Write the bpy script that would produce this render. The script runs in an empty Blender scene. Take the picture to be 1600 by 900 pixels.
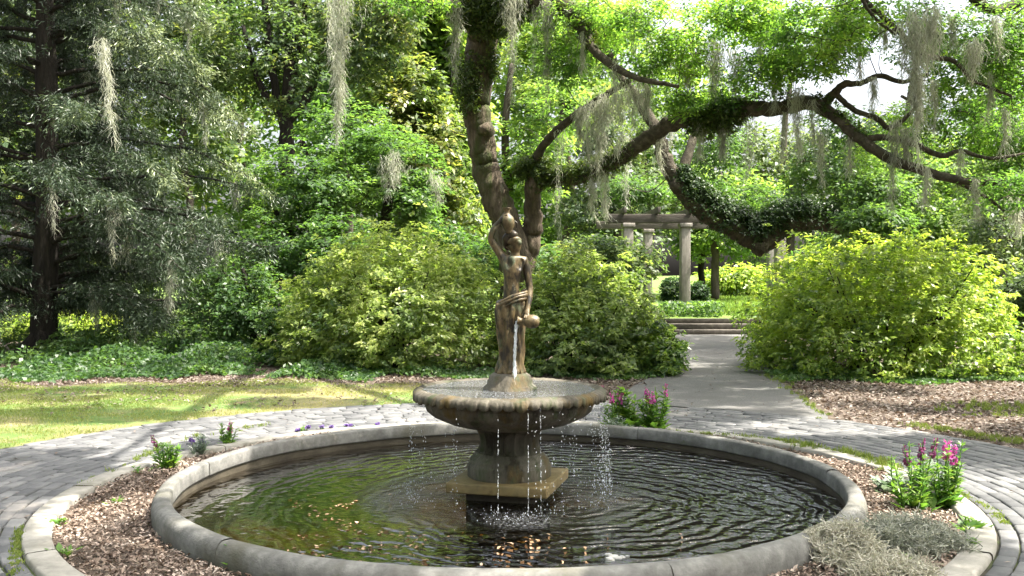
import bpy, bmesh, math
import numpy as np
from mathutils import Vector

# ------------------------------------------------------------------ camera, sky, sun
sc = bpy.context.scene
C = sc.collection
R = math.radians
F = 1540.0                                   # focal length in pixels of the 1600 px wide photograph
EYE = 1.6
PITCH = math.atan(25 / F)
cam = bpy.data.cameras.new('camera'); camo = bpy.data.objects.new('camera', cam); C.objects.link(camo)
cam.sensor_width = 36; cam.lens = F / 1600 * 36; cam.clip_end = 1000; cam.clip_start = 0.05
camo.location = (0, 0, EYE); camo.rotation_euler = (math.pi / 2 - PITCH, 0, 0)
sc.camera = camo

SUN_EL, SUN_AZ = R(61), R(97)                # azimuth clockwise from +Y
sdir = Vector((math.sin(SUN_AZ) * math.cos(SUN_EL), math.cos(SUN_AZ) * math.cos(SUN_EL), math.sin(SUN_EL)))
w = bpy.data.worlds.new('World'); sc.world = w; w.use_nodes = True
nt = w.node_tree
sky = nt.nodes.new('ShaderNodeTexSky'); sky.sky_type = 'NISHITA'; sky.sun_disc = False
sky.sun_elevation = SUN_EL; sky.sun_rotation = SUN_AZ; sky.air_density = 1.0; sky.dust_density = 8.0; sky.ozone_density = 0.4
bg = nt.nodes['Background']; bg.inputs['Strength'].default_value = 0.15
hs = nt.nodes.new('ShaderNodeHueSaturation'); hs.inputs['Saturation'].default_value = 0.5      # hazy bright summer sky
nt.links.new(sky.outputs[0], hs.inputs['Color']); nt.links.new(hs.outputs[0], bg.inputs[0])
sun = bpy.data.lights.new('sun', 'SUN'); sun.energy = 4.6; sun.angle = R(0.53); sun.color = (1.0, 0.94, 0.83)
suno = bpy.data.objects.new('sun', sun); C.objects.link(suno)
suno.rotation_euler = sdir.to_track_quat('Z', 'Y').to_euler(); suno.location = (10, 0, 20)
sc.view_settings.view_transform = 'Standard'; sc.view_settings.look = 'None'
sc.view_settings.gamma = 1; sc.view_settings.use_curve_mapping = False
sc.view_settings.exposure = 1.95
sc.render.engine = 'CYCLES'
cy = sc.cycles
cy.max_bounces = 7; cy.diffuse_bounces = 4; cy.glossy_bounces = 3; cy.transmission_bounces = 5; cy.transparent_max_bounces = 10
cy.caustics_reflective = False; cy.caustics_refractive = False
cy.use_denoising = True; cy.sample_clamp_indirect = 6

rng = np.random.default_rng(7)
WATER = -0.02
PX, PY = -0.02, 7.15                          # centre of the pool

def P(u, v, d):
    """world point seen at photo pixel (u, v), at depth y = d"""
    x = (u - 800) / F; y = (450 - v) / F
    dy = math.cos(PITCH) + y * math.sin(PITCH); dz = -math.sin(PITCH) + y * math.cos(PITCH)
    return np.array((x * d / dy, d, EYE + dz * d / dy))

def G(u, v, z=0.0):
    """world point on the level z seen at pixel (u, v)"""
    d = F * (EYE - z) / (v - 425)
    return P(u, v, d)

# ------------------------------------------------------------------ object helpers
def tag(o, label=None, cat=None, group=None, kind=None):
    if label: o['label'] = label
    if cat: o['category'] = cat
    if group: o['group'] = group
    if kind: o['kind'] = kind
    return o

def thing(name, label, cat, loc, group=None):
    o = bpy.data.objects.new(name, None); C.objects.link(o); o.location = loc
    o.empty_display_size = 0.2
    return tag(o, label, cat, group)

def np_mesh(name, V, quads=None, tris=None, tint=None, smooth=False):
    V = np.asarray(V, np.float32).reshape(-1, 3)
    me = bpy.data.meshes.new(name)
    nq = 0 if quads is None else len(quads); ntr = 0 if tris is None else len(tris)
    idx = []
    if nq: idx.append(np.asarray(quads, np.int32).ravel())
    if ntr: idx.append(np.asarray(tris, np.int32).ravel())
    idx = np.concatenate(idx)
    tot = np.concatenate([np.full(nq, 4, np.int32), np.full(ntr, 3, np.int32)])
    st = np.concatenate([[0], np.cumsum(tot)[:-1]]).astype(np.int32)
    me.vertices.add(len(V)); me.vertices.foreach_set('co', V.ravel())
    me.loops.add(len(idx)); me.loops.foreach_set('vertex_index', idx)
    me.polygons.add(len(tot)); me.polygons.foreach_set('loop_start', st); me.polygons.foreach_set('loop_total', tot)
    if smooth: me.polygons.foreach_set('use_smooth', np.ones(len(tot), bool))
    if tint is not None:
        a = me.attributes.new('tint', 'FLOAT', 'POINT'); a.data.foreach_set('value', np.asarray(tint, np.float32))
    me.update(calc_edges=True); me.validate()
    return me

def link(name, me, mat, parent=None):
    """link a mesh given in world coordinates; under a parent it becomes a part of it"""
    o = bpy.data.objects.new(name, me); C.objects.link(o)
    if mat: me.materials.append(mat)
    if parent:
        o.parent = parent
        root = parent; off = Vector(parent.location)
        while root.parent: root = root.parent; off += Vector(root.location)
        me.transform(__import__('mathutils').Matrix.Translation(-off))
    return o

class MB:
    """collects vertices, quads and triangles"""
    def __init__(s): s.V = []; s.Q = []; s.T = []; s.t = []; s.n = 0
    def add(s, V, Q=None, T=None, tint=0.5):
        V = np.asarray(V, float).reshape(-1, 3)
        if Q is not None and len(Q): s.Q.append(np.asarray(Q) + s.n)
        if T is not None and len(T): s.T.append(np.asarray(T) + s.n)
        s.V.append(V); s.t.append(np.broadcast_to(np.asarray(tint, float), (len(V),)))
        s.n += len(V)
    def mesh(s, name, smooth=False):
        return np_mesh(name, np.concatenate(s.V), np.concatenate(s.Q) if s.Q else None,
                       np.concatenate(s.T) if s.T else None, np.concatenate(s.t), smooth)
    def build(s, name, mat, parent=None, smooth=False):
        return link(name, s.mesh(name, smooth), mat, parent)

def smooth_line(pts, rad, n=6):
    pts = np.asarray(pts, float); rad = np.asarray(rad, float)
    p = np.vstack([2 * pts[0] - pts[1], pts, 2 * pts[-1] - pts[-2]]); out = []; ro = []
    for i in range(len(pts) - 1):
        for k in range(n):
            t = k / n; a, b, c, d = p[i], p[i + 1], p[i + 2], p[i + 3]
            out.append(0.5 * (2 * b + (c - a) * t + (2 * a - 5 * b + 4 * c - d) * t * t + (3 * b - a - 3 * c + d) * t ** 3))
            ro.append(rad[i] * (1 - t) + rad[i + 1] * t)
    out.append(pts[-1]); ro.append(rad[-1])
    return np.array(out), np.array(ro)

def tube(mb, pts, rad, seg=8, rough=0.0, tint=0.5, cap=True, seed=0):
    pts = np.asarray(pts, float); rad = np.asarray(rad, float); n = len(pts)
    tan = np.gradient(pts, axis=0); tan /= np.linalg.norm(tan, axis=1)[:, None] + 1e-9
    ref = np.array((0.0, 1.0, 0.0)) if abs(tan[0][1]) < 0.9 else np.array((1.0, 0, 0))
    a = np.linspace(0, 2 * np.pi, seg, endpoint=False)
    V = np.zeros((n, seg, 3))
    u = ref - tan[0] * ref.dot(tan[0]); u /= np.linalg.norm(u)
    r0 = np.random.default_rng(seed)
    ph = r0.uniform(0, 6.28, 4)
    for i in range(n):
        u = u - tan[i] * u.dot(tan[i]); u /= np.linalg.norm(u) + 1e-9
        v = np.cross(tan[i], u)
        rr = rad[i] * (1 + rough * (0.5 * np.sin(3 * a + ph[0] + i * 0.35) + 0.4 * np.sin(5 * a + ph[1] - i * 0.5) + 0.5 * np.sin(2 * a + ph[2] + i * 0.8) + 0.3 * np.sin(i * 1.3 + ph[3])))
        V[i] = pts[i] + np.cos(a)[:, None] * rr[:, None] * u + np.sin(a)[:, None] * rr[:, None] * v
    i, j = np.meshgrid(np.arange(n - 1), np.arange(seg), indexing='ij'); k = (j + 1) % seg
    Q = np.stack([i * seg + j, i * seg + k, (i + 1) * seg + k, (i + 1) * seg + j], -1).reshape(-1, 4)
    Vv = V.reshape(-1, 3); T = None
    if cap:
        Vv = np.vstack([Vv, pts[0] - tan[0] * rad[0] * 0.3, pts[-1] + tan[-1] * rad[-1] * 0.3])
        jj = np.arange(seg); kk = (jj + 1) % seg
        T = np.vstack([np.stack([np.full(seg, n * seg), kk, jj], -1), np.stack([np.full(seg, n * seg + 1), (n - 1) * seg + jj, (n - 1) * seg + kk], -1)])
    mb.add(Vv, Q, T, tint)

def lathe(mb, prof, seg=48, centre=(0, 0), mod=None, a0=0.0, a1=2 * np.pi, tint=0.5):
    """revolve (r, z) about the vertical through centre; mod(r, z, i, a) may vary the radius"""
    prof = np.asarray(prof, float); n = len(prof); full = abs(a1 - a0 - 2 * np.pi) < 1e-6
    a = np.linspace(a0, a1, seg, endpoint=not full)
    V = np.zeros((n, seg, 3))
    for i, (r, z) in enumerate(prof):
        rr = np.full(seg, r); zz = np.full(seg, z)
        if mod: rr, zz = mod(rr, zz, i, a)
        V[i, :, 0] = centre[0] + rr * np.cos(a); V[i, :, 1] = centre[1] + rr * np.sin(a); V[i, :, 2] = zz
    m = seg if full else seg - 1
    i, j = np.meshgrid(np.arange(n - 1), np.arange(m), indexing='ij'); k = (j + 1) % seg
    mb.add(V.reshape(-1, 3), np.stack([i * seg + j, i * seg + k, (i + 1) * seg + k, (i + 1) * seg + j], -1).reshape(-1, 4), None, tint)

def box(mb, c, s, rz=0.0, tint=0.5, bev=0.0):
    """box with centre c, size s, turned rz about z, with a bevel"""
    bm = bmesh.new(); bmesh.ops.create_cube(bm, size=1)
    for v in bm.verts: v.co = Vector((v.co.x * s[0], v.co.y * s[1], v.co.z * s[2]))
    if bev: bmesh.ops.bevel(bm, geom=list(bm.edges), offset=bev, segments=2, affect='EDGES', profile=0.6)
    bmesh.ops.triangulate(bm, faces=bm.faces)
    bm.verts.index_update()
    V = np.array([v.co for v in bm.verts]); T = np.array([[v.index for v in f.verts] for f in bm.faces]); bm.free()
    cz, sz = math.cos(rz), math.sin(rz)
    V = np.stack([V[:, 0] * cz - V[:, 1] * sz, V[:, 0] * sz + V[:, 1] * cz, V[:, 2]], -1) + np.asarray(c)
    mb.add(V, None, T, tint)

# ------------------------------------------------------------------ leaves
def unit(v): return v / (np.linalg.norm(v, axis=-1, keepdims=True) + 1e-9)

def noise3(p, s, seed=0):
    r = np.random.default_rng(seed); o = np.zeros(len(p))
    for k in range(6):
        d = unit(r.normal(size=3)); o += np.sin(p @ d * (s * (0.7 + 0.25 * k)) * 2 * np.pi + r.uniform(0, 6.28)) / 6 * 1.6
    return o

def leaf_arrays(c, nrm, ax, L, W, fold=0.18):
    nrm = unit(nrm); ax = unit(ax - nrm * (ax * nrm).sum(-1, keepdims=True)); sd = np.cross(nrm, ax)
    L = L[:, None]; W = W[:, None]
    v0 = c - ax * L * 0.5; v2 = c + ax * L * 0.5 - nrm * L * 0.08
    v1 = c + sd * W * 0.5 + nrm * W * fold - ax * L * 0.05; v3 = c - sd * W * 0.5 + nrm * W * fold - ax * L * 0.05
    V = np.stack([v0, v1, v2, v3], 1).reshape(-1, 3)
    return V, np.arange(len(V)).reshape(-1, 4)

class Foliage:
    def __init__(s): s.V = []; s.t = []
    def leaves(s, c, nrm, ax, L, W, tint, fold=0.18):
        if len(c) == 0: return
        V, _ = leaf_arrays(c, nrm, ax, L, W, fold); s.V.append(V); s.t.append(np.repeat(np.clip(tint, 0, 1), 4))
    def clumps(s, cen, out, n, rad, L, W, tint, flat=0.5, up=0.8, hang=0.0, jit=0.13, rs=None):
        """n leaves round each centre, sprayed outwards"""
        rs = rs or rng; K = len(cen)
        if K == 0: return
        off = unit(rs.normal(size=(K, n, 3))) * (rs.random((K, n, 1)) ** 0.5) * np.asarray(rad).reshape(-1, 1, 1)
        off[..., 2] *= flat
        c = (cen[:, None] + off).reshape(-1, 3); o = np.repeat(out, n, 0)
        nr = o * 0.45 + np.array((0, 0, up)) + rs.normal(size=c.shape) * 0.45
        ax = unit(off.reshape(-1, 3)) + o * 0.5 + rs.normal(size=c.shape) * 0.35 - np.array((0, 0, hang))
        l = L * rs.uniform(0.65, 1.25, len(c)); wd = W * rs.uniform(0.7, 1.2, len(c))
        t = np.repeat(np.broadcast_to(tint, (K,)), n) + rs.normal(size=len(c)) * jit
        s.leaves(c, nr, ax, l, wd, t)
    def build(s, name, mat, parent=None):
        V = np.concatenate(s.V); return link(name, np_mesh(name, V, np.arange(len(V)).reshape(-1, 4), None, np.concatenate(s.t)), mat, parent)
    def __len__(s): return sum(len(v) for v in s.V) // 4

def ell_points(e, K, seed, gap=0.0, gs=0.5, shell=2.4):
    """clump centres in an ellipsoid (centre, radii) with gaps cut by noise"""
    r = np.random.default_rng(seed); c, rad = e
    d = unit(r.normal(size=(K, 3))); q = r.random((K, 1)) ** (1 / shell)
    p = c + d * q * rad
    keep = noise3(p, gs, seed + 5) > gap - 1 + 0 * p[:, 0] if gap else np.ones(K, bool)
    return p[keep], unit(d / rad * np.mean(rad))[keep], q[keep, 0]

def pe(u, v, d, ru, rv, rd):
    c = P(u, v, d); return (c, np.array((ru * d / F, rd, rv * d / F)))

# ------------------------------------------------------------------ materials
def newmat(name):
    m = bpy.data.materials.new(name); m.use_nodes = True; n = m.node_tree.nodes; n.clear()
    return m, n, m.node_tree.links

def ramp(n, stops):
    r = n.new('ShaderNodeValToRGB'); e = r.color_ramp.elements
    while len(e) < len(stops): e.new(0.5)
    for k, (p, c) in enumerate(stops): e[k].position = p; e[k].color = (*c, 1)
    return r

LEAF_K, SOLID_K = 0.85, 0.68               # overall albedo of leaves and of ground, stone, bark
def leafmat(name, cols, trans=0.4, tmul=(1.25, 1.3, 0.55), rough=0.45, spec=0.45):
    m, n, l = newmat(name)
    at = n.new('ShaderNodeAttribute'); at.attribute_name = 'tint'
    r = ramp(n, [(k / (len(cols) - 1), tuple(x * LEAF_K for x in c)) for k, c in enumerate(cols)]); l.new(at.outputs['Fac'], r.inputs[0])
    p = n.new('ShaderNodeBsdfPrincipled'); p.inputs['Roughness'].default_value = rough; p.inputs['Specular IOR Level'].default_value = spec
    l.new(r.outputs[0], p.inputs['Base Color'])
    mx = n.new('ShaderNodeMix'); mx.data_type = 'RGBA'; mx.blend_type = 'MULTIPLY'; mx.inputs[0].default_value = 1
    l.new(r.outputs[0], mx.inputs[6]); mx.inputs[7].default_value = (*[t * 1.5 for t in tmul], 1)
    tr = n.new('ShaderNodeBsdfTranslucent'); l.new(mx.outputs[2], tr.inputs[0])
    ms = n.new('ShaderNodeMixShader'); ms.inputs[0].default_value = trans
    o = n.new('ShaderNodeOutputMaterial')
    l.new(p.outputs[0], ms.inputs[1]); l.new(tr.outputs[0], ms.inputs[2]); l.new(ms.outputs[0], o.inputs[0])
    return m

def noisemat(name, cols, scale=6, detail=8, rough=0.85, bump=0.3, bscale=None, bdist=0.02, stretch=(1, 1, 1), spec=0.3, metal=0.0, stain=None, mid=0.5, wide=0.22, tintmix=0.0):
    """mottled solid: noise through a ramp + bump; stain = (colour, scale, threshold) lays large patches over it"""
    m, n, l = newmat(name)
    tc = n.new('ShaderNodeTexCoord'); mp = n.new('ShaderNodeMapping'); mp.inputs['Scale'].default_value = stretch
    l.new(tc.outputs['Object'], mp.inputs[0])
    nz = n.new('ShaderNodeTexNoise'); nz.inputs['Scale'].default_value = scale; nz.inputs['Detail'].default_value = detail; nz.inputs['Roughness'].default_value = 0.68
    l.new(mp.outputs[0], nz.inputs['Vector'])
    k = len(cols); r = ramp(n, [(mid - wide + 2 * wide * i / (k - 1), tuple(x * SOLID_K for x in c)) for i, c in enumerate(cols)])
    src = nz.outputs['Fac']
    if tintmix:
        at = n.new('ShaderNodeAttribute'); at.attribute_name = 'tint'
        mm = n.new('ShaderNodeMix'); mm.inputs[0].default_value = tintmix
        l.new(src, mm.inputs[2]); l.new(at.outputs['Fac'], mm.inputs[3]); src = mm.outputs[0]
    l.new(src, r.inputs[0]); col = r.outputs[0]
    for st in (stain or []):
        c2, s2, th, wd = st
        n2 = n.new('ShaderNodeTexNoise'); n2.inputs['Scale'].default_value = s2; n2.inputs['Detail'].default_value = 5; n2.inputs['Roughness'].default_value = 0.65
        l.new(mp.outputs[0], n2.inputs['Vector'])
        mr = n.new('ShaderNodeMapRange'); mr.inputs[1].default_value = th - wd; mr.inputs[2].default_value = th + wd; l.new(n2.outputs['Fac'], mr.inputs[0])
        mx = n.new('ShaderNodeMix'); mx.data_type = 'RGBA'; l.new(mr.outputs[0], mx.inputs[0]); l.new(col, mx.inputs[6]); mx.inputs[7].default_value = (*[x * SOLID_K for x in c2], 1); col = mx.outputs[2]
    p = n.new('ShaderNodeBsdfPrincipled'); l.new(col, p.inputs['Base Color'])
    p.inputs['Roughness'].default_value = rough; p.inputs['Specular IOR Level'].default_value = spec; p.inputs['Metallic'].default_value = metal
    if bump:
        nb = n.new('ShaderNodeTexNoise'); nb.inputs['Scale'].default_value = bscale or scale * 3; nb.inputs['Detail'].default_value = 6; nb.inputs['Roughness'].default_value = 0.7
        l.new(mp.outputs[0], nb.inputs['Vector'])
        b = n.new('ShaderNodeBump'); b.inputs['Strength'].default_value = bump; b.inputs['Distance'].default_value = bdist
        l.new(nb.outputs['Fac'], b.inputs['Height']); l.new(b.outputs[0], p.inputs['Normal'])
    o = n.new('ShaderNodeOutputMaterial'); l.new(p.outputs[0], o.inputs[0])
    return m

M = {}
M['oak_leaf'] = leafmat('oak_leaf', [(0.05, 0.1, 0.034), (0.095, 0.165, 0.05), (0.165, 0.25, 0.06), (0.29, 0.35, 0.09)], 0.6, (1.35, 1.6, .65))
M['dark_leaf'] = leafmat('dark_leaf', [(0.045, 0.085, 0.045), (0.08, 0.13, 0.06), (0.13, 0.18, 0.075), (0.26, 0.26, 0.08)], 0.5)
M['bright_leaf'] = leafmat('bright_leaf', [(0.04, 0.085, 0.032), (0.07, 0.14, 0.045), (0.11, 0.195, 0.06), (0.19, 0.28, 0.085)], 0.52)
M['pale_leaf'] = leafmat('pale_leaf', [(0.07, 0.13, 0.05), (0.11, 0.19, 0.06), (0.17, 0.25, 0.07), (0.26, 0.31, 0.09)], 0.58, (1.4, 1.45, .65))
M['grey_leaf'] = leafmat('grey_leaf', [(0.06, 0.1, 0.05), (0.1, 0.15, 0.075), (0.15, 0.2, 0.1), (0.2, 0.23, 0.12)], 0.45)
M['mottled_leaf'] = leafmat('mottled_leaf', [(0.06, 0.11, 0.045), (0.12, 0.18, 0.06), (0.22, 0.26, 0.09), (0.36, 0.32, 0.11)], 0.5, rough=0.35, spec=0.6)
M['azalea_leaf'] = leafmat('azalea_leaf', [(0.035, 0.08, 0.025), (0.11, 0.18, 0.04), (0.27, 0.35, 0.07), (0.45, 0.5, 0.12)], 0.45, (1.25, 1.4, .6), rough=0.4)
M['dull_azalea_leaf'] = leafmat('dull_azalea_leaf', [(0.035, 0.075, 0.028), (0.11, 0.165, 0.055), (0.27, 0.34, 0.1), (0.46, 0.5, 0.18)], 0.42, (1.2, 1.35, .6), rough=0.38)
M['needle'] = leafmat('needle', [(0.022, 0.034, 0.018), (0.036, 0.062, 0.034), (0.075, 0.11, 0.058), (0.33, 0.39, 0.21)], 0.2, tmul=(1.1, 1.1, 0.7))
M['ivy_leaf'] = leafmat('ivy_leaf', [(0.03, 0.07, 0.025), (0.06, 0.125, 0.04), (0.11, 0.19, 0.055), (0.2, 0.28, 0.08)], 0.42, rough=0.45)
M['fern'] = leafmat('fern', [(0.03, 0.055, 0.015), (0.055, 0.09, 0.02), (0.09, 0.13, 0.025), (0.15, 0.18, 0.04)], 0.35)
M['grass'] = leafmat('grass', [(0.13, 0.19, 0.04), (0.2, 0.26, 0.06), (0.32, 0.33, 0.12), (0.45, 0.4, 0.22)], 0.35, rough=0.6)
M['far_grass'] = leafmat('far_grass', [(0.1, 0.2, 0.04), (0.16, 0.27, 0.05), (0.2, 0.3, 0.06), (0.3, 0.35, 0.1)], 0.35, rough=0.6)
M['moss'] = leafmat('moss', [(0.22, 0.23, 0.19), (0.36, 0.37, 0.31), (0.5, 0.51, 0.44), (0.64, 0.65, 0.57)], 0.45, tmul=(0.9, 0.9, 0.75), rough=0.8, spec=0.1)
M['dry_moss'] = leafmat('dry_moss', [(0.28, 0.265, 0.215), (0.43, 0.41, 0.34), (0.58, 0.555, 0.47), (0.7, 0.67, 0.58)], 0.25, tmul=(0.9, 0.9, 0.75), rough=0.8, spec=0.1)
M['grey_moss'] = leafmat('grey_moss', [(0.18, 0.19, 0.16), (0.28, 0.29, 0.25), (0.38, 0.39, 0.33), (0.5, 0.5, 0.42)], 0.25, tmul=(0.9, 0.9, 0.75), rough=0.8, spec=0.1)
M['mulch'] = leafmat('mulch', [(0.06, 0.042, 0.032), (0.175, 0.128, 0.1), (0.34, 0.265, 0.215), (0.6, 0.51, 0.44)], 0.08, tmul=(1, 0.8, 0.6), rough=0.75, spec=0.25)
M['litter'] = leafmat('litter', [(0.05, 0.038, 0.032), (0.13, 0.1, 0.085), (0.25, 0.205, 0.175), (0.44, 0.385, 0.34)], 0.15, tmul=(1, 0.8, 0.6), rough=0.7, spec=0.25)
M['pond_leaf'] = leafmat('pond_leaf', [(0.12, 0.07, 0.035), (0.3, 0.18, 0.09), (0.5, 0.33, 0.2), (0.66, 0.5, 0.36)], 0.1, tmul=(1, 0.8, 0.6), rough=0.6)
M['flower_leaf'] = leafmat('flower_leaf', [(0.05, 0.13, 0.03), (0.1, 0.22, 0.045), (0.18, 0.3, 0.06), (0.3, 0.38, 0.1)], 0.4)
M['silver_leaf'] = leafmat('silver_leaf', [(0.12, 0.17, 0.13), (0.2, 0.26, 0.2), (0.33, 0.38, 0.32), (0.45, 0.48, 0.42)], 0.25, tmul=(0.9, 1, 0.7))
M['pink_petal'] = leafmat('pink_petal', [(0.42, 0.04, 0.26), (0.6, 0.07, 0.38), (0.72, 0.14, 0.5), (0.8, 0.35, 0.62)], 0.4, tmul=(1, 0.6, 0.9))
M['dark_petal'] = leafmat('dark_petal', [(0.1, 0.02, 0.06), (0.2, 0.04, 0.1), (0.3, 0.08, 0.2), (0.35, 0.12, 0.3)], 0.3, tmul=(1, 0.6, 0.9))
M['purple_petal'] = leafmat('purple_petal', [(0.12, 0.07, 0.25), (0.2, 0.12, 0.38), (0.3, 0.2, 0.5), (0.4, 0.3, 0.6)], 0.3, tmul=(0.9, 0.7, 1))
M['oak_bark'] = noisemat('oak_bark', [(0.04, 0.031, 0.022), (0.15, 0.115, 0.08), (0.34, 0.27, 0.2)], 5, 10, 0.9, 1.0, 9, 0.09, (2.2, 2.2, 0.55), stain=[((0.08, 0.1, 0.03), 1.3, 0.6, 0.06), ((0.3, 0.27, 0.23), 2.2, 0.66, 0.05)])
M['limb_bark'] = noisemat('limb_bark', [(0.03, 0.025, 0.017), (0.085, 0.072, 0.05), (0.19, 0.165, 0.12)], 9, 10, 0.9, 0.9, 20, 0.04)
M['shaded_fern'] = leafmat('shaded_fern', [(0.015, 0.04, 0.012), (0.03, 0.065, 0.018), (0.05, 0.09, 0.025), (0.09, 0.14, 0.04)], 0.3)  # darker copy of the fern, with the shade put into its colour
M['dark_bark'] = noisemat('dark_bark', [(0.013, 0.011, 0.009), (0.035, 0.029, 0.023), (0.075, 0.063, 0.05)], 6, 10, 0.95, 1.0, 12, 0.06, (2.5, 2.5, 0.4))
M['far_bark'] = noisemat('far_bark', [(0.05, 0.04, 0.032), (0.1, 0.08, 0.065), (0.17, 0.14, 0.12)], 4, 6, 0.95, 0.8, 10, 0.06, (2, 2, 0.5))
M['stone'] = noisemat('stone', [(0.07, 0.062, 0.045), (0.17, 0.15, 0.115), (0.34, 0.31, 0.25)], 11, 12, 0.65, 0.8, 45, 0.012, (1, 1, 0.4), stain=[((0.035, 0.028, 0.016), 5.5, 0.53, 0.07), ((0.15, 0.1, 0.03), 3.3, 0.6, 0.06), ((0.08, 0.095, 0.045), 7.5, 0.6, 0.06), ((0.4, 0.37, 0.31), 9, 0.68, 0.05)])
M['rim_stone'] = noisemat('rim_stone', [(0.11, 0.108, 0.1), (0.21, 0.207, 0.195), (0.35, 0.345, 0.325)], 8, 12, 0.85, 0.5, 60, 0.008, stain=[((0.13, 0.125, 0.095), 1.7, 0.58, 0.09), ((0.45, 0.42, 0.37), 2.6, 0.66, 0.06), ((0.12, 0.14, 0.07), 3.1, 0.68, 0.05)])
M['slab'] = noisemat('slab', [(0.13, 0.09, 0.035), (0.27, 0.2, 0.09), (0.42, 0.33, 0.18)], 6, 8, 0.6, 0.4, 40, 0.006, stain=[((0.07, 0.055, 0.02), 3, 0.6, 0.08)])
M['pool_wall'] = noisemat('pool_wall', [(0.035, 0.028, 0.02), (0.08, 0.066, 0.045), (0.15, 0.13, 0.095)], 4, 8, 0.7, 0.3, 30, 0.008, (1, 1, 2.5))
M['pool_floor'] = noisemat('pool_floor', [(0.03, 0.022, 0.006), (0.09, 0.066, 0.016), (0.19, 0.14, 0.035)], 1.5, 9, 0.9, 0.3, 12, 0.02)
M['bronze'] = noisemat('bronze', [(0.04, 0.028, 0.012), (0.155, 0.11, 0.05), (0.36, 0.27, 0.145)], 20, 10, 0.45, 0.4, 60, 0.004, (1, 1, 0.5), spec=0.5, metal=0.15, stain=[((0.022, 0.016, 0.009), 13, 0.53, 0.05), ((0.3, 0.27, 0.18), 19, 0.64, 0.04), ((0.09, 0.105, 0.055), 10, 0.6, 0.05)])
M['dark_bronze'] = noisemat('dark_bronze', [(0.018, 0.013, 0.008), (0.045, 0.032, 0.018), (0.1, 0.075, 0.045)], 12, 8, 0.4, 0.25, 40, 0.004, spec=0.5, metal=0.35)
M['soil'] = noisemat('soil', [(0.055, 0.04, 0.03), (0.13, 0.1, 0.078), (0.26, 0.215, 0.175)], 8, 12, 0.95, 0.6, 50, 0.02)
M['lawn'] = noisemat('lawn', [(0.16, 0.16, 0.06), (0.27, 0.25, 0.11), (0.43, 0.37, 0.22)], 1.6, 10, 0.95, 0.5, 60, 0.02, (1, 1, 1), stain=[((0.12, 0.2, 0.045), 0.55, 0.5, 0.06), ((0.3, 0.22, 0.15), 1.1, 0.66, 0.05)])
M['far_lawn'] = noisemat('far_lawn', [(0.1, 0.17, 0.04), (0.16, 0.25, 0.05), (0.24, 0.31, 0.08)], 2, 8, 0.95, 0.4, 40, 0.02)
M['brick'] = noisemat('brick', [(0.075, 0.077, 0.083), (0.155, 0.157, 0.162), (0.28, 0.278, 0.275)], 9, 8, 0.85, 0.35, 60, 0.006, mid=0.5, wide=0.3, tintmix=0.5, stain=[((0.42, 0.39, 0.36), 1.3, 0.66, 0.07), ((0.1, 0.1, 0.095), 2.1, 0.66, 0.06)])
M['joint'] = noisemat('joint', [(0.025, 0.022, 0.017), (0.05, 0.045, 0.035), (0.09, 0.085, 0.06)], 9, 8, 0.95, 0.4, 60, 0.01, stain=[((0.09, 0.12, 0.04), 2, 0.56, 0.05)])
M['path'] = noisemat('path', [(0.08, 0.079, 0.078), (0.16, 0.157, 0.153), (0.3, 0.293, 0.28)], 55, 6, 0.9, 0.35, 110, 0.006, stain=[((0.13, 0.125, 0.12), 0.9, 0.56, 0.1), ((0.3, 0.28, 0.26), 2.2, 0.64, 0.05)])
M['kerb'] = noisemat('kerb', [(0.24, 0.23, 0.2), (0.38, 0.36, 0.32), (0.52, 0.5, 0.45)], 6, 10, 0.9, 0.3, 60, 0.006, stain=[((0.2, 0.19, 0.15), 2, 0.62, 0.08)])
M['step'] = noisemat('step', [(0.06, 0.052, 0.043), (0.12, 0.105, 0.09), (0.2, 0.18, 0.155)], 8, 8, 0.9, 0.4, 40, 0.01)
M['post'] = noisemat('post', [(0.2, 0.18, 0.155), (0.34, 0.315, 0.275), (0.5, 0.47, 0.42)], 4, 10, 0.9, 0.4, 16, 0.02, (2, 2, 0.5), stain=[((0.14, 0.12, 0.09), 2.5, 0.62, 0.08)])
M['beam'] = noisemat('beam', [(0.07, 0.06, 0.05), (0.13, 0.115, 0.095), (0.2, 0.18, 0.155)], 5, 10, 0.9, 0.5, 16, 0.02, (0.4, 2, 2))
M['foam'] = noisemat('foam', [(0.28, 0.28, 0.27), (0.42, 0.42, 0.4), (0.6, 0.6, 0.58)], 40, 6, 0.5, 0.5, 60, 0.01)

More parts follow.
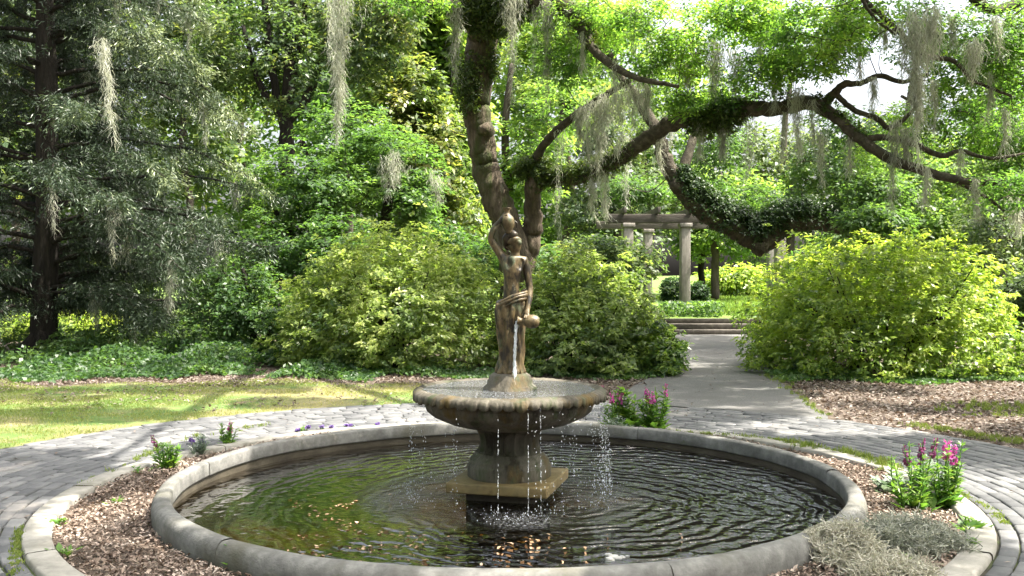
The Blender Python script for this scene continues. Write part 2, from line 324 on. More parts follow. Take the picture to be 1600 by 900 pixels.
def watermat(name, tint, fine, ripple_c=(0.45, -0.3)):
    """thin clear water: see-through below, fresnel mirror above, ripples as bump"""
    m, n, l = newmat(name)
    geo = n.new('ShaderNodeTexCoord')
    def math_(op, a, b=None, c=None):
        q = n.new('ShaderNodeMath'); q.operation = op
        for k, v in enumerate((a, b, c)):
            if v is None: continue
            if isinstance(v, (int, float)): q.inputs[k].default_value = v
            else: l.new(v, q.inputs[k])
        return q.outputs[0]
    def noise(scale, det=3, rg=0.5, stretch=None):
        q = n.new('ShaderNodeTexNoise'); q.inputs['Scale'].default_value = scale; q.inputs['Detail'].default_value = det; q.inputs['Roughness'].default_value = rg
        src = geo.outputs['Object']
        if stretch:
            mp = n.new('ShaderNodeMapping'); mp.inputs['Scale'].default_value = stretch; l.new(src, mp.inputs[0]); src = mp.outputs[0]
        l.new(src, q.inputs['Vector']); return q.outputs['Fac']
    sep = n.new('ShaderNodeSeparateXYZ'); l.new(geo.outputs['Object'], sep.inputs[0])
    if fine:                                            # the bowl: chopped up by the falling water
        h = math_('ADD', math_('MULTIPLY', noise(34, 3), 0.035), math_('MULTIPLY', noise(13, 2), 0.06))
    else:
        dx = math_('SUBTRACT', sep.outputs[0], ripple_c[0]); dy = math_('SUBTRACT', sep.outputs[1], ripple_c[1])
        d = math_('SQRT', math_('ADD', math_('MULTIPLY', dx, dx), math_('MULTIPLY', dy, dy)))
        ph = math_('ADD', math_('MULTIPLY', d, 48), math_('MULTIPLY', noise(1.9, 3, 0.55), 24))
        w1 = math_('MULTIPLY', math_('SINE', ph), 0.0065)
        # right half ripples harder than the sheltered left
        side = n.new('ShaderNodeMapRange'); side.inputs[1].default_value = -1.3; side.inputs[2].default_value = 1.2; side.inputs[3].default_value = 0.22; side.inputs[4].default_value = 1.7; l.new(sep.outputs[0], side.inputs[0])
        w1 = math_('MULTIPLY', math_('MULTIPLY', w1, math_('MULTIPLY', noise(1.3, 2, 0.5), 2.0)), side.outputs[0])
        w2 = math_('MULTIPLY', math_('MULTIPLY', noise(7, 3, 0.5), 0.034), side.outputs[0])
        rr = math_('SQRT', math_('ADD', math_('MULTIPLY', sep.outputs[0], sep.outputs[0]), math_('MULTIPLY', sep.outputs[1], sep.outputs[1])))
        near = n.new('ShaderNodeMapRange'); near.interpolation_type = 'SMOOTHSTEP'
        near.inputs[1].default_value = 0.55; near.inputs[2].default_value = 1.25; near.inputs[3].default_value = 1; near.inputs[4].default_value = 0; l.new(rr, near.inputs[0])
        w3 = math_('MULTIPLY', math_('MULTIPLY', noise(24, 3, 0.6), 0.04), near.outputs[0])
        h = math_('ADD', math_('ADD', w1, w2), w3)
    b = n.new('ShaderNodeBump'); b.inputs['Strength'].default_value = 1; b.inputs['Distance'].default_value = 1
    l.new(h, b.inputs['Height'])
    fr = n.new('ShaderNodeFresnel'); fr.inputs[0].default_value = 1.45; l.new(b.outputs[0], fr.inputs['Normal'])
    gl = n.new('ShaderNodeBsdfGlossy'); gl.inputs['Roughness'].default_value = 0.02; l.new(b.outputs[0], gl.inputs['Normal'])
    tr = n.new('ShaderNodeBsdfTransparent'); tr.inputs[0].default_value = (*tint, 1)
    ms = n.new('ShaderNodeMixShader'); l.new(math_('MINIMUM', math_('MULTIPLY', fr.outputs[0], 1.95), 0.96), ms.inputs[0]); l.new(tr.outputs[0], ms.inputs[1]); l.new(gl.outputs[0], ms.inputs[2])
    # foam where the water is churned, with sky glints painted into the same white
    fm = n.new('ShaderNodeMapRange'); l.new(noise(60 if fine else 45, 4, 0.7), fm.inputs[0]); fm.inputs[1].default_value = 0.5; fm.inputs[2].default_value = 0.72; fm.inputs[4].default_value = 0.55
    fac = fm.outputs[0]
    if not fine:
        spl = None
        for sx, sy, sr in ((-0.72, -0.1, 0.34), (0.72, -0.15, 0.36), (0.1, -0.72, 0.3)):
            dx_ = math_('SUBTRACT', sep.outputs[0], sx); dy_ = math_('SUBTRACT', sep.outputs[1], sy)
            q_ = math_('SUBTRACT', 1, math_('DIVIDE', math_('SQRT', math_('ADD', math_('MULTIPLY', dx_, dx_), math_('MULTIPLY', dy_, dy_))), sr)); q_ = math_('MAXIMUM', q_, 0)
            spl = q_ if spl is None else math_('MAXIMUM', spl, q_)
        fac = math_('MULTIPLY', math_('MULTIPLY', fac, spl), 0.9)
    fd = n.new('ShaderNodeBsdfDiffuse'); fd.inputs[0].default_value = (0.62, 0.65, 0.68, 1)
    m2 = n.new('ShaderNodeMixShader'); l.new(fac, m2.inputs[0]); l.new(ms.outputs[0], m2.inputs[1]); l.new(fd.outputs[0], m2.inputs[2])
    o = n.new('ShaderNodeOutputMaterial'); l.new(m2.outputs[0], o.inputs[0])
    return m
M['pool_water'] = watermat('pool_water', (0.42, 0.35, 0.16), False)
M['bowl_water'] = watermat('bowl_water', (0.3, 0.28, 0.22), True)
m, n, l = newmat('falling_water')
tr = n.new('ShaderNodeBsdfTransparent'); tr.inputs[0].default_value = (0.95, 0.97, 1, 1)
p = n.new('ShaderNodeBsdfPrincipled'); p.inputs['Base Color'].default_value = (0.85, 0.88, 0.9, 1); p.inputs['Roughness'].default_value = 0.12
p.inputs['Specular IOR Level'].default_value = 0.8
ms = n.new('ShaderNodeMixShader'); ms.inputs[0].default_value = 0.38; l.new(tr.outputs[0], ms.inputs[1]); l.new(p.outputs[0], ms.inputs[2])
o = n.new('ShaderNodeOutputMaterial'); l.new(ms.outputs[0], o.inputs[0]); M['falling_water'] = m

# ------------------------------------------------------------------ ground, paths
def ring_sheet(radii, z, a0=0, a1=2 * np.pi, seg=128, hump=None):
    mb = MB(); lathe(mb, [(r, z) for r in radii], seg, (PX, PY), hump, a0, a1); return mb
o = ring_sheet([2.415, 2.6, 3.0, 3.6, 4.6, 6, 8, 11, 15, 20, 28, 40, 60, 90, 150, 300], 0.0).build('ground', M['soil']); o.data.flip_normals(); tag(o, kind='structure')
o = ring_sheet(np.linspace(3.18, 4.8, 6), 0.004).build('paving_bed', M['joint']); tag(o, kind='structure')

# radial brick paving: every course a ring of bricks
mb = MB(); r = np.random.default_rng(3)
course = 0.108; nc = 15
for c in range(nc):
    r0 = 3.205 + c * course; r1 = r0 + course - 0.011; rm = (r0 + r1) / 2
    nb = int(2 * np.pi * rm / 0.215); da = 2 * np.pi / nb; ph = r.uniform(0, da)
    k = np.arange(nb); a = ph + k * da + r.normal(size=nb) * 0.0015; half = (da - 0.011 / rm) / 2
    keep = np.ones(nb, bool)
    rj = r.normal(size=nb) * 0.003; top = 0.024 + r.normal(size=nb) * 0.0025; tl = r.normal(size=(nb, 4)) * 0.0015
    A = np.stack([a - half, a + half, a + half, a - half], -1); RR = np.stack([r0 + rj, r0 + rj, r1 + rj, r1 + rj], -1)
    ins = 0.008
    A2 = np.stack([a - half + ins / rm, a + half - ins / rm, a + half - ins / rm, a - half + ins / rm], -1); R2 = RR + np.array((ins, ins, -ins, -ins))
    def ring(AA, RRR, Z): return np.stack([PX + RRR * np.cos(AA), PY + RRR * np.sin(AA), Z], -1)
    V = np.concatenate([ring(A, RR, np.full((nb, 4), 0.0)), ring(A, RR, top[:, None] - 0.008 + tl), ring(A2, R2, top[:, None] + tl)], 1)
    f = np.array([(8, 9, 10, 11)] + [(i, (i + 1) % 4, 4 + (i + 1) % 4, 4 + i) for i in range(4)] + [(4 + i, 4 + (i + 1) % 4, 8 + (i + 1) % 4, 8 + i) for i in range(4)])
    Q = (f[None] + (np.arange(nb) * 12)[:, None, None]).reshape(-1, 4)
    mb.add(V.reshape(-1, 3), Q, None, np.repeat(np.clip(r.normal(0.5, 0.2, nb), 0, 1), 12))
tag(mb.build('brick_path', M['brick']), kind='structure')

# concrete path to the steps
left = [(1.02, 11.82), (1.3, 12.35), (1.83, 14.1), (2.45, 15.9), (3.2, 19.5), (3.85, 24.9)]
right = [(3.45, 10.62), (3.62, 12.2), (3.85, 14.1), (4.1, 15.6), (4.95, 19.7), (6.15, 24.9)]
Lp, _ = smooth_line([(*q, 0) for q in left], np.ones(6), 8); Rp, _ = smooth_line([(*q, 0) for q in right], np.ones(6), 8)
n_ = len(Lp); mb = MB(); S = 9
t = np.linspace(0, 1, S)[None, :, None]; V = Lp[:, None] * (1 - t) + Rp[:, None] * t
# first row follows the brick circle
for j in range(S):
    aa = np.arctan2(V[0, j, 1] - PY, V[0, j, 0] - PX); V[0, j, :2] = PX + 4.83 * np.cos(aa), PY + 4.83 * np.sin(aa)
V[..., 2] = 0.02
i, j = np.meshgrid(np.arange(n_ - 1), np.arange(S - 1), indexing='ij')
mb.add(V.reshape(-1, 3), np.stack([i * S + j, i * S + j + 1, (i + 1) * S + j + 1, (i + 1) * S + j], -1).reshape(-1, 4))
for side in (0, S - 1):                               # slab edges
    e = V[:, side]; e2 = e.copy(); e2[:, 2] = -0.02; k = np.arange(n_ - 1)
    q = np.stack([k, k + 1, n_ + k + 1, n_ + k], -1)
    mb.add(np.vstack([e, e2]), q)
tag(mb.build('path', M['path']), kind='structure')

# lawn on the left, sheet over the soil
def in_lawn(x, y):
    rr = np.hypot(x - PX, y - PY)
    return (rr > 4.85) & (y < 14.2 + 0.4 * np.sin(x * 1.3) + 0.25 * np.sin(x * 3.1)) & (x < -0.9 + 0.2 * np.sin(y * 2)) & (y > 4) & (x > -16)
mb = MB(); gx = np.arange(-16, 0.01, 0.12); gy = np.arange(4, 15, 0.12)
X, Y = np.meshgrid(gx, gy); idx = np.arange(X.size).reshape(X.shape)
mask = in_lawn(X[:-1, :-1] + .06, Y[:-1, :-1] + .06)
V = np.stack([X, Y, np.full(X.shape, 0.005) + 0.012 * np.sin(X * 2.1) * np.sin(Y * 1.7) * 0.3], -1).reshape(-1, 3)
Q = np.stack([idx[:-1, :-1], idx[:-1, 1:], idx[1:, 1:], idx[1:, :-1]], -1)[mask]
mb.add(V, Q); tag(mb.build('lawn', M['lawn']), kind='structure')

# upper terrace behind the steps
mb = MB()
gx = np.linspace(-40, 60, 401); gy = np.concatenate([[25.75], np.linspace(26.2, 60, 40), [120]])
X, Y = np.meshgrid(gx, gy)
Z = 0.40 + 0.06 * np.sin(X * 0.5) * np.sin(Y * 0.3) + np.clip(Y - 32, 0, 60) * 0.012
Z = np.where(Y < 26, 0.39, Z); Z = np.where((np.abs(X - 4.95) > 1.6) & (Y < 26), -0.05, Z)
idx = np.arange(X.size).reshape(X.shape)
mb.add(np.stack([X, Y, Z], -1).reshape(-1, 3), np.stack([idx[:-1, :-1], idx[:-1, 1:], idx[1:, 1:], idx[1:, :-1]], -1).reshape(-1, 4))
tag(mb.build('terrace', M['far_lawn'], smooth=True), kind='structure')

# ------------------------------------------------------------------ pool
pool = thing('garden_pool', 'round ground-level pool with a rounded grey concrete rim around the fountain', 'pool', (PX, PY, 0))
prof = [(2.44, -0.06), (2.45, 0.03), (2.451, 0.07), (2.445, 0.105), (2.43, 0.132), (2.41, 0.146), (2.385, 0.15), (2.352, 0.149), (2.337, 0.144), (2.328, 0.132), (2.326, 0.05), (2.328, 0.04), (2.35, 0.036)]
joints = np.sort(np.array([math.atan2(*(G(u, v, 0.15)[[1, 0]] - np.array((PY, PX)))) % (2 * np.pi) for u, v in ((337, 722), (493, 688), (1300, 735), (1068, 895), (350, 845), (1000, 668))]))
mb = MB()
for k in range(len(joints)):
    a0 = joints[k] + 0.0013; a1 = joints[(k + 1) % len(joints)] - 0.0013
    if a1 < a0: a1 += 2 * np.pi
    rr_ = np.random.default_rng(k)
    ph = rr_.uniform(0, 6, 3)
    def mod(r_, z_, i, a, ph=ph): return r_ + 0.003 * np.sin(7 * a + ph[0]) + 0.002 * np.sin(19 * a + i), z_ + 0.003 * np.sin(5 * a + ph[1]) + 0.0015 * np.sin(23 * a + ph[2] + i)
    lathe(mb, prof, max(6, int((a1 - a0) * 40)), (PX, PY), mod, a0, a1)
mb.build('rim', M['rim_stone'], pool, True)
mb = MB(); lathe(mb, [(2.43, -0.04), (2.435, 0.08), (2.41, 0.125), (2.37, 0.13), (2.345, 0.1), (2.342, 0.03), (2.345, -0.5)], 128, (PX, PY)); mb.build('wall', M['pool_wall'], pool, True)
mb = MB(); lathe(mb, [(2.345, -0.42), (2.2, -0.46), (1.6, -0.48), (0.8, -0.47), (0.01, -0.47)], 96, (PX, PY)); mb.build('floor', M['pool_floor'], pool, True)
mb = MB(); lathe(mb, [(2.34, 0.0), (1.8, 0.0), (1.2, 0), (0.6, 0), (0.001, 0.0)], 96, (0, 0))
o = mb.build('water', M['pool_water']); o.location = (PX, PY, WATER); tag(o, kind='structure')

# ------------------------------------------------------------------ fountain
fx, fy = PX, PY
fo = thing('stone_fountain', 'weathered stone fountain with wide scalloped bowl on a fluted pedestal in the pool', 'fountain', (fx, fy, -0.45))
mb = MB(); box(mb, (fx, fy, -0.2), (0.5, 0.5, 0.5), R(-15)); mb.build('footing', M['pool_wall'], fo)
mb = MB(); box(mb, (fx, fy, 0.085), (0.73, 0.73, 0.075), R(-15), bev=0.012); mb.build('base_slab', M['slab'], fo)
mb = MB()
def oct_(r_, z_, i, a):
    k = 1 + 0.012 * np.cos(8 * a)
    return r_ * k, z_
lathe(mb, [(0.30, 0.122), (0.302, 0.2), (0.296, 0.215), (0.285, 0.225), (0.287, 0.238), (0.283, 0.25), (0.262, 0.272), (0.245, 0.285), (0.243, 0.3)], 64, (fx, fy), oct_)
mb.build('pedestal_base', M['stone'], fo, True)
mb = MB()
nf = 18
def flute(r_, z_, i, a):
    d = [0, .3, 1, 1, 1, 1, .7, .1, 0][i]
    return r_ * (1.03 - 0.2 * d * (np.abs(np.sin(nf / 2 * a)) ** 0.7) + 0.05 * d), z_
lathe(mb, [(0.235, 0.295), (0.22, 0.305), (0.209, 0.32), (0.2, 0.35), (0.198, 0.385), (0.205, 0.42), (0.222, 0.45), (0.24, 0.465), (0.25, 0.475)], 144, (fx, fy), flute)
mb.build('fluted_neck', M['stone'], fo, True)
bowl = MB()
def gad(r_, z_, i, a):
    d = [0, 0.2, .7, 1, 1, .8, .3, 0, 0, 0, 0, 0, 0][i] if i < 13 else 0
    return r_ * (1 + 0.014 * d * np.cos(24 * a)), z_
lathe(bowl, [(0.22, 0.468), (0.31, 0.482), (0.43, 0.512), (0.54, 0.56), (0.598, 0.61), (0.613, 0.65), (0.598, 0.69), (0.585, 0.705), (0.61, 0.715), (0.63, 0.722), (0.62, 0.735), (0.56, 0.725), (0.48, 0.69), (0.25, 0.68), (0.01, 0.68)], 144, (fx, fy), gad)
bo = bowl.build('bowl', M['stone'], fo, True)
mb = MB(); nl = 52
def scal(r_, z_, i, a):
    s = np.abs(np.cos(nl / 2 * a)) ** 0.6; lob = np.round(nl / 2 * a / np.pi); s = s * (0.75 + 0.25 * np.sin(lob * 12.9) * np.sin(lob * 4.1 + 1))
    k = [0.2, .8, 1, 1, 0.8, 0.4, 0][i]
    wob = 0.004 * np.sin(5 * a + 1) + 0.003 * np.sin(13 * a)
    return r_ + 0.008 * k * (s - 0.5) + wob * k + 0.004 * k * np.sin(97 * a) * np.sin(31 * a), z_ - 0.034 * k * (s - .4) * (1 if i < 4 else 0.4) + wob * 0.5
lathe(mb, [(0.605, 0.71), (0.66, 0.715), (0.69, 0.69), (0.702, 0.695), (0.7, 0.74), (0.65, 0.766), (0.6, 0.742)], 520, (fx, fy), scal)
mb.build('scalloped_lip', M['stone'], bo, True)
mb = MB(); lathe(mb, [(0.64, 0), (0.4, 0), (0.2, 0), (0.001, 0)], 96, (0, 0))
o = mb.build('water', M['bowl_water']); o.location = (fx, fy, 0.752); tag(o, kind='structure')

# ------------------------------------------------------------------ statue
s_ = PY / F
root = np.array((P(797, 600, PY)[0], PY, 0.70))
st = thing('woman_statue', 'brown bronze statue of a draped woman lifting an urn and pouring from a jug', 'statue', root)
def SP(u, v, dy=0.0): q = P(u, v, PY); return np.array((q[0], PY + dy, q[2]))
mb = MB(); c_ = (root[0], root[1])
lathe(mb, [(0.2, 0.70), (0.19, 0.765), (0.165, 0.785), (0.16, 0.815), (0.15, 0.825), (0.145, 0.85), (0.12, 0.868), (0.01, 0.87)], 48, c_, lambda r_, z_, i, a: (r_ * (1 + 0.03 * np.cos(8 * a)), z_))
mb.build('plinth', M['stone'], st, True)

def skin_body(name, verts, edges, radii, mat, parent, root_i=0, sub=2):
    me = bpy.data.meshes.new(name); me.from_pydata([tuple(v) for v in verts], edges, []); me.update()
    o = bpy.data.objects.new(name, me); C.objects.link(o)
    md = o.modifiers.new('skin', 'SKIN'); md.use_smooth_shade = True
    sv = me.skin_vertices[0].data
    for k, rr in enumerate(radii): sv[k].radius = rr if isinstance(rr, tuple) else (rr, rr); sv[k].use_root = (k == root_i)
    ms_ = o.modifiers.new('sub', 'SUBSURF'); ms_.levels = sub; ms_.render_levels = sub
    dg = bpy.context.evaluated_depsgraph_get(); ev = o.evaluated_get(dg)
    me2 = bpy.data.meshes.new_from_object(ev); me2.name = name
    bpy.data.objects.remove(o); bpy.data.meshes.remove(me)
    for pl in me2.polygons: pl.use_smooth = True
    return link(name, me2, mat, parent)

Bv = []; Be = []; Br = []
def bv(u, v, dy, rad, prev=None):
    Bv.append(SP(u, v, dy)); Br.append(rad)
    if prev is not None: Be.append((prev, len(Bv) - 1))
    return len(Bv) - 1
pel = bv(800, 478, 0, (.082, .07))
wa = bv(799, 446, 0, (.076, .062), pel); mi = bv(800, 430, -0.005, (.074, .062), wa); ch = bv(803, 412, -0.005, (.09, .066), mi)
nb_ = bv(805, 401, 0, (.045, .042), ch); nk = bv(805, 394, 0, (.028, .028), nb_)
hd = bv(805, 385, -0.012, (.044, .05), nk); hc = bv(803, 377, -0.005, (.055, .06), hd); ht = bv(800, 370, 0.0, (.04, .045), hc)
no = bv(814.5, 381, -0.048, (.011, .012), hc)                       # nose and chin turn to the right
cn = bv(810, 386.5, -0.035, (.015, .014), hd)
b1 = bv(797, 414.5, -0.055, (.034, .034), ch); b2 = bv(812, 414.5, -0.05, (.034, .034), ch)
s1 = bv(786, 404, 0.0, (.042, .038), ch); e0 = bv(777, 390, 0.0, (.031, .031), s1); e1 = bv(766, 374, -0.01, (.027, .027), e0); f1 = bv(771, 358, -0.02, (.025, .025), e1); w1 = bv(782, 345, -0.03, (.018, .018), f1); h1 = bv(787, 340.5, -0.04, (.018, .02), w1)
for k in range(4): q = bv(790 + k * .6, 337.0 + k * 1.7, -0.05, .0075, h1); bv(793.5 + k * .5, 336.8 + k * 1.8, -0.053, .006, q)
q = bv(787, 335.5, -0.03, .0075, h1); bv(789.5, 332.5, -0.03, .006, q)
s2 = bv(820, 407, 0.0, (.037, .036), ch); u2 = bv(824, 428, -0.0, (.032, .032), s2); e2 = bv(828, 450, -0.01, (.027, .027), u2); f2 = bv(827, 467, -0.05, (.025, .025), e2); w2 = bv(824, 483, -0.09, (.018, .018), f2); h2 = bv(823, 489, -0.105, (.02, .018), w2)
for k in range(4): q = bv(819.5 + k * 2.2, 492.5, -0.13, .0075, h2); bv(819.0 + k * 2.3, 496, -0.15, .006, q)
q = bv(818, 490, -0.1, .0075, h2); bv(815.5, 493, -0.11, .006, q)
l1 = bv(793, 500, -0.01, (.062, .06), pel); k1 = bv(791, 535, -0.045, (.045, .045), l1); a1_ = bv(792, 571, 0.0, (.028, .028), k1); t1 = bv(788, 580, -0.075, (.02, .015), a1_)
l2 = bv(807, 500, 0.0, (.062, .06), pel); k2 = bv(808, 536, -0.02, (.045, .045), l2); a2_ = bv(808, 571, 0.02, (.028, .028), k2); t2 = bv(812, 580, -0.05, (.02, .015), a2_)
body = skin_body('body', Bv, Be, Br, M['bronze'], st)
# hair: cap with a bun and locks
mb = MB(); q = [SP(806, 370, -0.03), SP(800, 367.5, 0.0), SP(794.5, 373, 0.015), SP(792.5, 382, 0.03), SP(794, 390, 0.03)]
pp, rr_ = smooth_line(q, [.026, .044, .046, .036, .018], 5); tube(mb, pp, rr_, 14, 0.06, seed=2)
mb.build('hair', M['dark_bronze'], st, True)
# skirt, gathered at the hip and falling in folds
rows = [(462, 801, 17.5), (468, 801, 21.5), (478, 800.5, 23.5), (492, 799.5, 23.5), (508, 799, 22), (525, 799, 20.5), (542, 799.5, 19.5), (557, 799, 19), (570, 798, 20.5), (580, 797.5, 23), (584, 797, 22)]
seg = 96; a = np.linspace(0, 2 * np.pi, seg, endpoint=False); V = []
R_, _ = smooth_line([(cu, v, hw) for v, cu, hw in rows], np.ones(len(rows)), 4)
for k, (cu, v, hw) in enumerate(R_):
    c0 = SP(cu, v, -0.008); d = min(1, k / 8)
    tw = k * 0.045
    r_ = hw * s_ * (1 + d * (0.085 * np.sin(9 * a + 2.2 * tw * 3) + 0.06 * np.sin(14 * a - tw * 5 + 1) + 0.03 * np.sin(5 * a + tw * 4)))
    # right leg steps forward under the cloth
    r_ = r_ * (1 + 0.12 * d * np.exp(-((a - 4.1) / 0.5) ** 2) * math.sin(min(1, k / 30) * math.pi))
    tilt = 0.035 * np.cos(a) * max(0, 1 - k / 12)
    V.append(np.stack([c0[0] + r_ * np.cos(a), c0[1] + r_ * 0.82 * np.sin(a), np.full(seg, c0[2]) + tilt], -1))
V = np.array(V); n_ = len(V); i, j = np.meshgrid(np.arange(n_ - 1), np.arange(seg), indexing='ij'); k = (j + 1) % seg
mb = MB(); mb.add(V.reshape(-1, 3), np.stack([i * seg + k, i * seg + j, (i + 1) * seg + j, (i + 1) * seg + k], -1).reshape(-1, 4)); sk = mb.build('skirt', M['bronze'], st, True)
mb = MB()
for off, rad in ((0, .018), (5, .015), (-4, .013)):                      # rolled cloth round the hips and a fall of drapery
    aa = np.linspace(0, 2 * np.pi, 40); c0 = SP(800.5, 468 + off, -0.008)
    tube(mb, np.stack([c0[0] + .108 * np.cos(aa), c0[1] + .088 * np.sin(aa), c0[2] + .045 * np.cos(aa) + .006 * np.sin(3 * aa)], -1), np.full(40, rad), 8, 0.15, cap=False, seed=off + 9)
for du, r1, ln in ((0, .02, 540), (4, .017, 528), (-3, .016, 515), (8, .014, 505)):
    pp, rr_ = smooth_line([SP(781 + du, 474, -0.055), SP(779.5 + du, 490, -0.062), SP(781 + du, 505, -0.058), SP(783 + du * 1.2, ln, -0.05)], [r1, r1 * 1.1, r1 * .9, r1 * .4], 5); tube(mb, pp, rr_, 8, 0.1, seed=du + 20)
mb.build('sash', M['bronze'], st, True)
# urn on the shoulder and pouring jug
mb = MB(); uc = SP(794.5, 364.5, -0.02)
lathe(mb, [(0.005, -0.005), (.026, 0.0), (.024, .012), (.034, .03), (.05, .062), (.053, .09), (.046, .115), (.026, .135), (.02, .155), (.03, .178), (.033, .183), (.022, .18), (.012, .14)], 32, (uc[0], uc[1]))
for k in range(len(mb.V)): mb.V[k][:, 2] += uc[2]; mb.V[k][:, 0] -= 0.07 * (mb.V[k][:, 2] - uc[2])
ur = mb.build('urn', M['bronze'], st, True)
mb = MB(); pp, rr_ = smooth_line([SP(803, 345, -.005), SP(808, 349, -.005), SP(806.5, 356, -.005)], [.006, .006, .006], 5); tube(mb, pp, rr_, 8); mb.build('handle', M['dark_bronze'], ur, True)
mb = MB(); jc = SP(829, 501, -0.12)
prof = np.array([(0.005, .062), (.03, .06), (.044, .04), (.05, .01), (.046, -.02), (.032, -.045), (.02, -.062), (.02, -.075), (.032, -.095), (.035, -.098), (.026, -.094), (.012, -.07)])
lathe(mb, prof, 32, (0, 0)); V = mb.V[0]; th = R(-6)
mb.V[0] = np.stack([jc[0] + V[:, 2] * math.cos(th) - V[:, 0] * math.sin(th), jc[1] + V[:, 1], jc[2] + V[:, 2] * -math.sin(th) * -1 * 0.6 + V[:, 0]], -1)
jg = mb.build('jug', M['bronze'], st, True)

# water: jet from the jug, drops off the lip
mb = MB(); q = [SP(810, 499, -0.12), SP(807, 505, -0.12), SP(805, 530, -0.125), SP(804, 565, -0.13), SP(803.5, 597, -0.13)]
q[-1][2] = 0.75
pp, rr_ = smooth_line(q, [.011, .013, .009, .011, .015], 12)
r = np.random.default_rng(5)
tube(mb, pp, rr_ * r.uniform(0.7, 1.3, len(rr_)), 8, 0.25, seed=3)
for k in range(3):
    jj = r.normal(size=(len(pp), 3)) * 0.004; tube(mb, pp + jj + np.array((r.normal() * .008, r.normal() * .008, 0)), np.full(len(pp), .003), 5, 0.2)
tag(mb.build('water_stream', M['falling_water'], None, True), 'thin white stream of water falling from the statue jug into the bowl', 'water stream')

def drops(mb, c, rad, st=1.8):
    """small stretched octahedra"""
    K = len(c); o_ = np.array([(1, 0, 0), (0, 1, 0), (-1, 0, 0), (0, -1, 0), (0, 0, st), (0, 0, -st * .8)])
    V = c[:, None] + o_[None] * rad[:, None, None]
    f = np.array([(0, 1, 4), (1, 2, 4), (2, 3, 4), (3, 0, 4), (1, 0, 5), (2, 1, 5), (3, 2, 5), (0, 3, 5)])
    mb.add(V.reshape(-1, 3), None, (f[None] + (np.arange(K) * 6)[:, None, None]).reshape(-1, 3))
mb = MB(); r = np.random.default_rng(11)
for a_ in np.concatenate([r.uniform(0, 2 * np.pi, 34), R(-35) + r.normal(size=10) * 0.35, R(10) + r.normal(size=14) * 0.2]):
    nd = r.integers(8, 26); z = 0.7 - (r.random(nd) ** 0.8) * 0.7; rd = 0.695 + 0.05 * np.sqrt(np.clip(0.7 - z, 0, 1)) + r.normal(size=nd) * 0.008
    aa = a_ + r.normal(size=nd) * 0.008
    drops(mb, np.stack([fx + rd * np.cos(aa), fy + rd * np.sin(aa), z], -1), r.uniform(0.0018, 0.0045, nd))
for _ in range(26):                                                     # splashes where they land
    a_ = r.uniform(0, 2 * np.pi); nd = 22; c0 = np.array((fx + .75 * math.cos(a_), fy + .75 * math.sin(a_), WATER + .005))
    drops(mb, c0 + np.abs(r.normal(size=(nd, 3))) * np.array((0, 0, .035)) + r.normal(size=(nd, 3)) * np.array((.09, .09, 0)), r.uniform(0.0012, 0.0034, nd))
tag(mb.build('water_drops', M['falling_water']), 'fine water drops dripping off the scalloped bowl and splashing into the pool', 'water drops', kind='stuff')
mb = MB(); r = np.random.default_rng(4)                                  # thin threads of water off the lip
for a_ in list(R(-90) + np.array((-.1, .18, .3))) + [R(5)]:
    z = 0.7 - 0.7 * np.sort(r.random(70)) ** .9; z = z[np.sin(z * 21 + a_ * 9) + r.normal(size=70) * .5 > -.5]; rd = 0.698 + 0.02 * np.sqrt(np.clip(0.7 - z, 0, 1))
    for q_ in range(2): drops(mb, np.stack([fx + rd * np.cos(a_), fy + rd * np.sin(a_), z + q_ * .004], -1) + r.normal(size=(len(z), 3)) * .0015, r.uniform(.0005, .0015, len(z)), 7)
tag(mb.build('water_threads', M['falling_water'], None, True), 'thin threads of water running off the front of the scalloped bowl', 'water threads', kind='stuff')
c = G(961, 872, WATER); mb = MB(); r = np.random.default_rng(8)
for k in range(16):
    bm = bmesh.new(); bmesh.ops.create_icosphere(bm, subdivisions=2, radius=r.uniform(.01, .027)); bm.verts.index_update()
    V = np.array([v.co for v in bm.verts]) * (1.3, 1, .55); T = np.array([[v.index for v in f.verts] for f in bm.faces]); bm.free()
    mb.add(V + c + r.normal(size=3) * (.028, .018, .003) + (0, 0, .006), None, T)
tag(mb.build('foam_patch', M['foam'], None, True), 'small white lump of foam floating near the front rim of the pool', 'foam')

# leaves lying in the pool
fl = Foliage(); r = np.random.default_rng(21)
pts = []
for u, v, n_, su, sv in ((470, 788, 16, 10, 4), (515, 805, 60, 22, 9), (535, 790, 20, 14, 5), (545, 828, 34, 16, 6), (470, 862, 40, 28, 6), (560, 858, 46, 26, 5), (625, 838, 42, 26, 6), (640, 850, 20, 18, 4), (705, 835, 12, 16, 4), (790, 852, 14, 10, 4), (830, 845, 16, 14, 4), (480, 842, 14, 12, 4), (700, 880, 9, 40, 5), (585, 795, 8, 60, 30), (900, 850, 10, 60, 20)):
    for _ in range(n_): pts.append(G(u + r.normal() * su, v + r.normal() * sv, WATER))
pts = np.array(pts); pts = pts[np.hypot(pts[:, 0] - PX, pts[:, 1] - PY) < 2.22]; pts[:, 2] = WATER - 0.012 + r.random(len(pts)) * 0.016
fl.leaves(pts, np.array((0, 0, 1.0)) + r.normal(size=pts.shape) * 0.15, r.normal(size=pts.shape), r.uniform(.018, .055, len(pts)), r.uniform(.01, .03, len(pts)), r.uniform(0, 1, len(pts)), 0.1)
tag(fl.build('fallen_leaves', M['pond_leaf']), 'tan and orange fallen leaves floating in drifts on the dark pool water', 'leaves', kind='stuff')

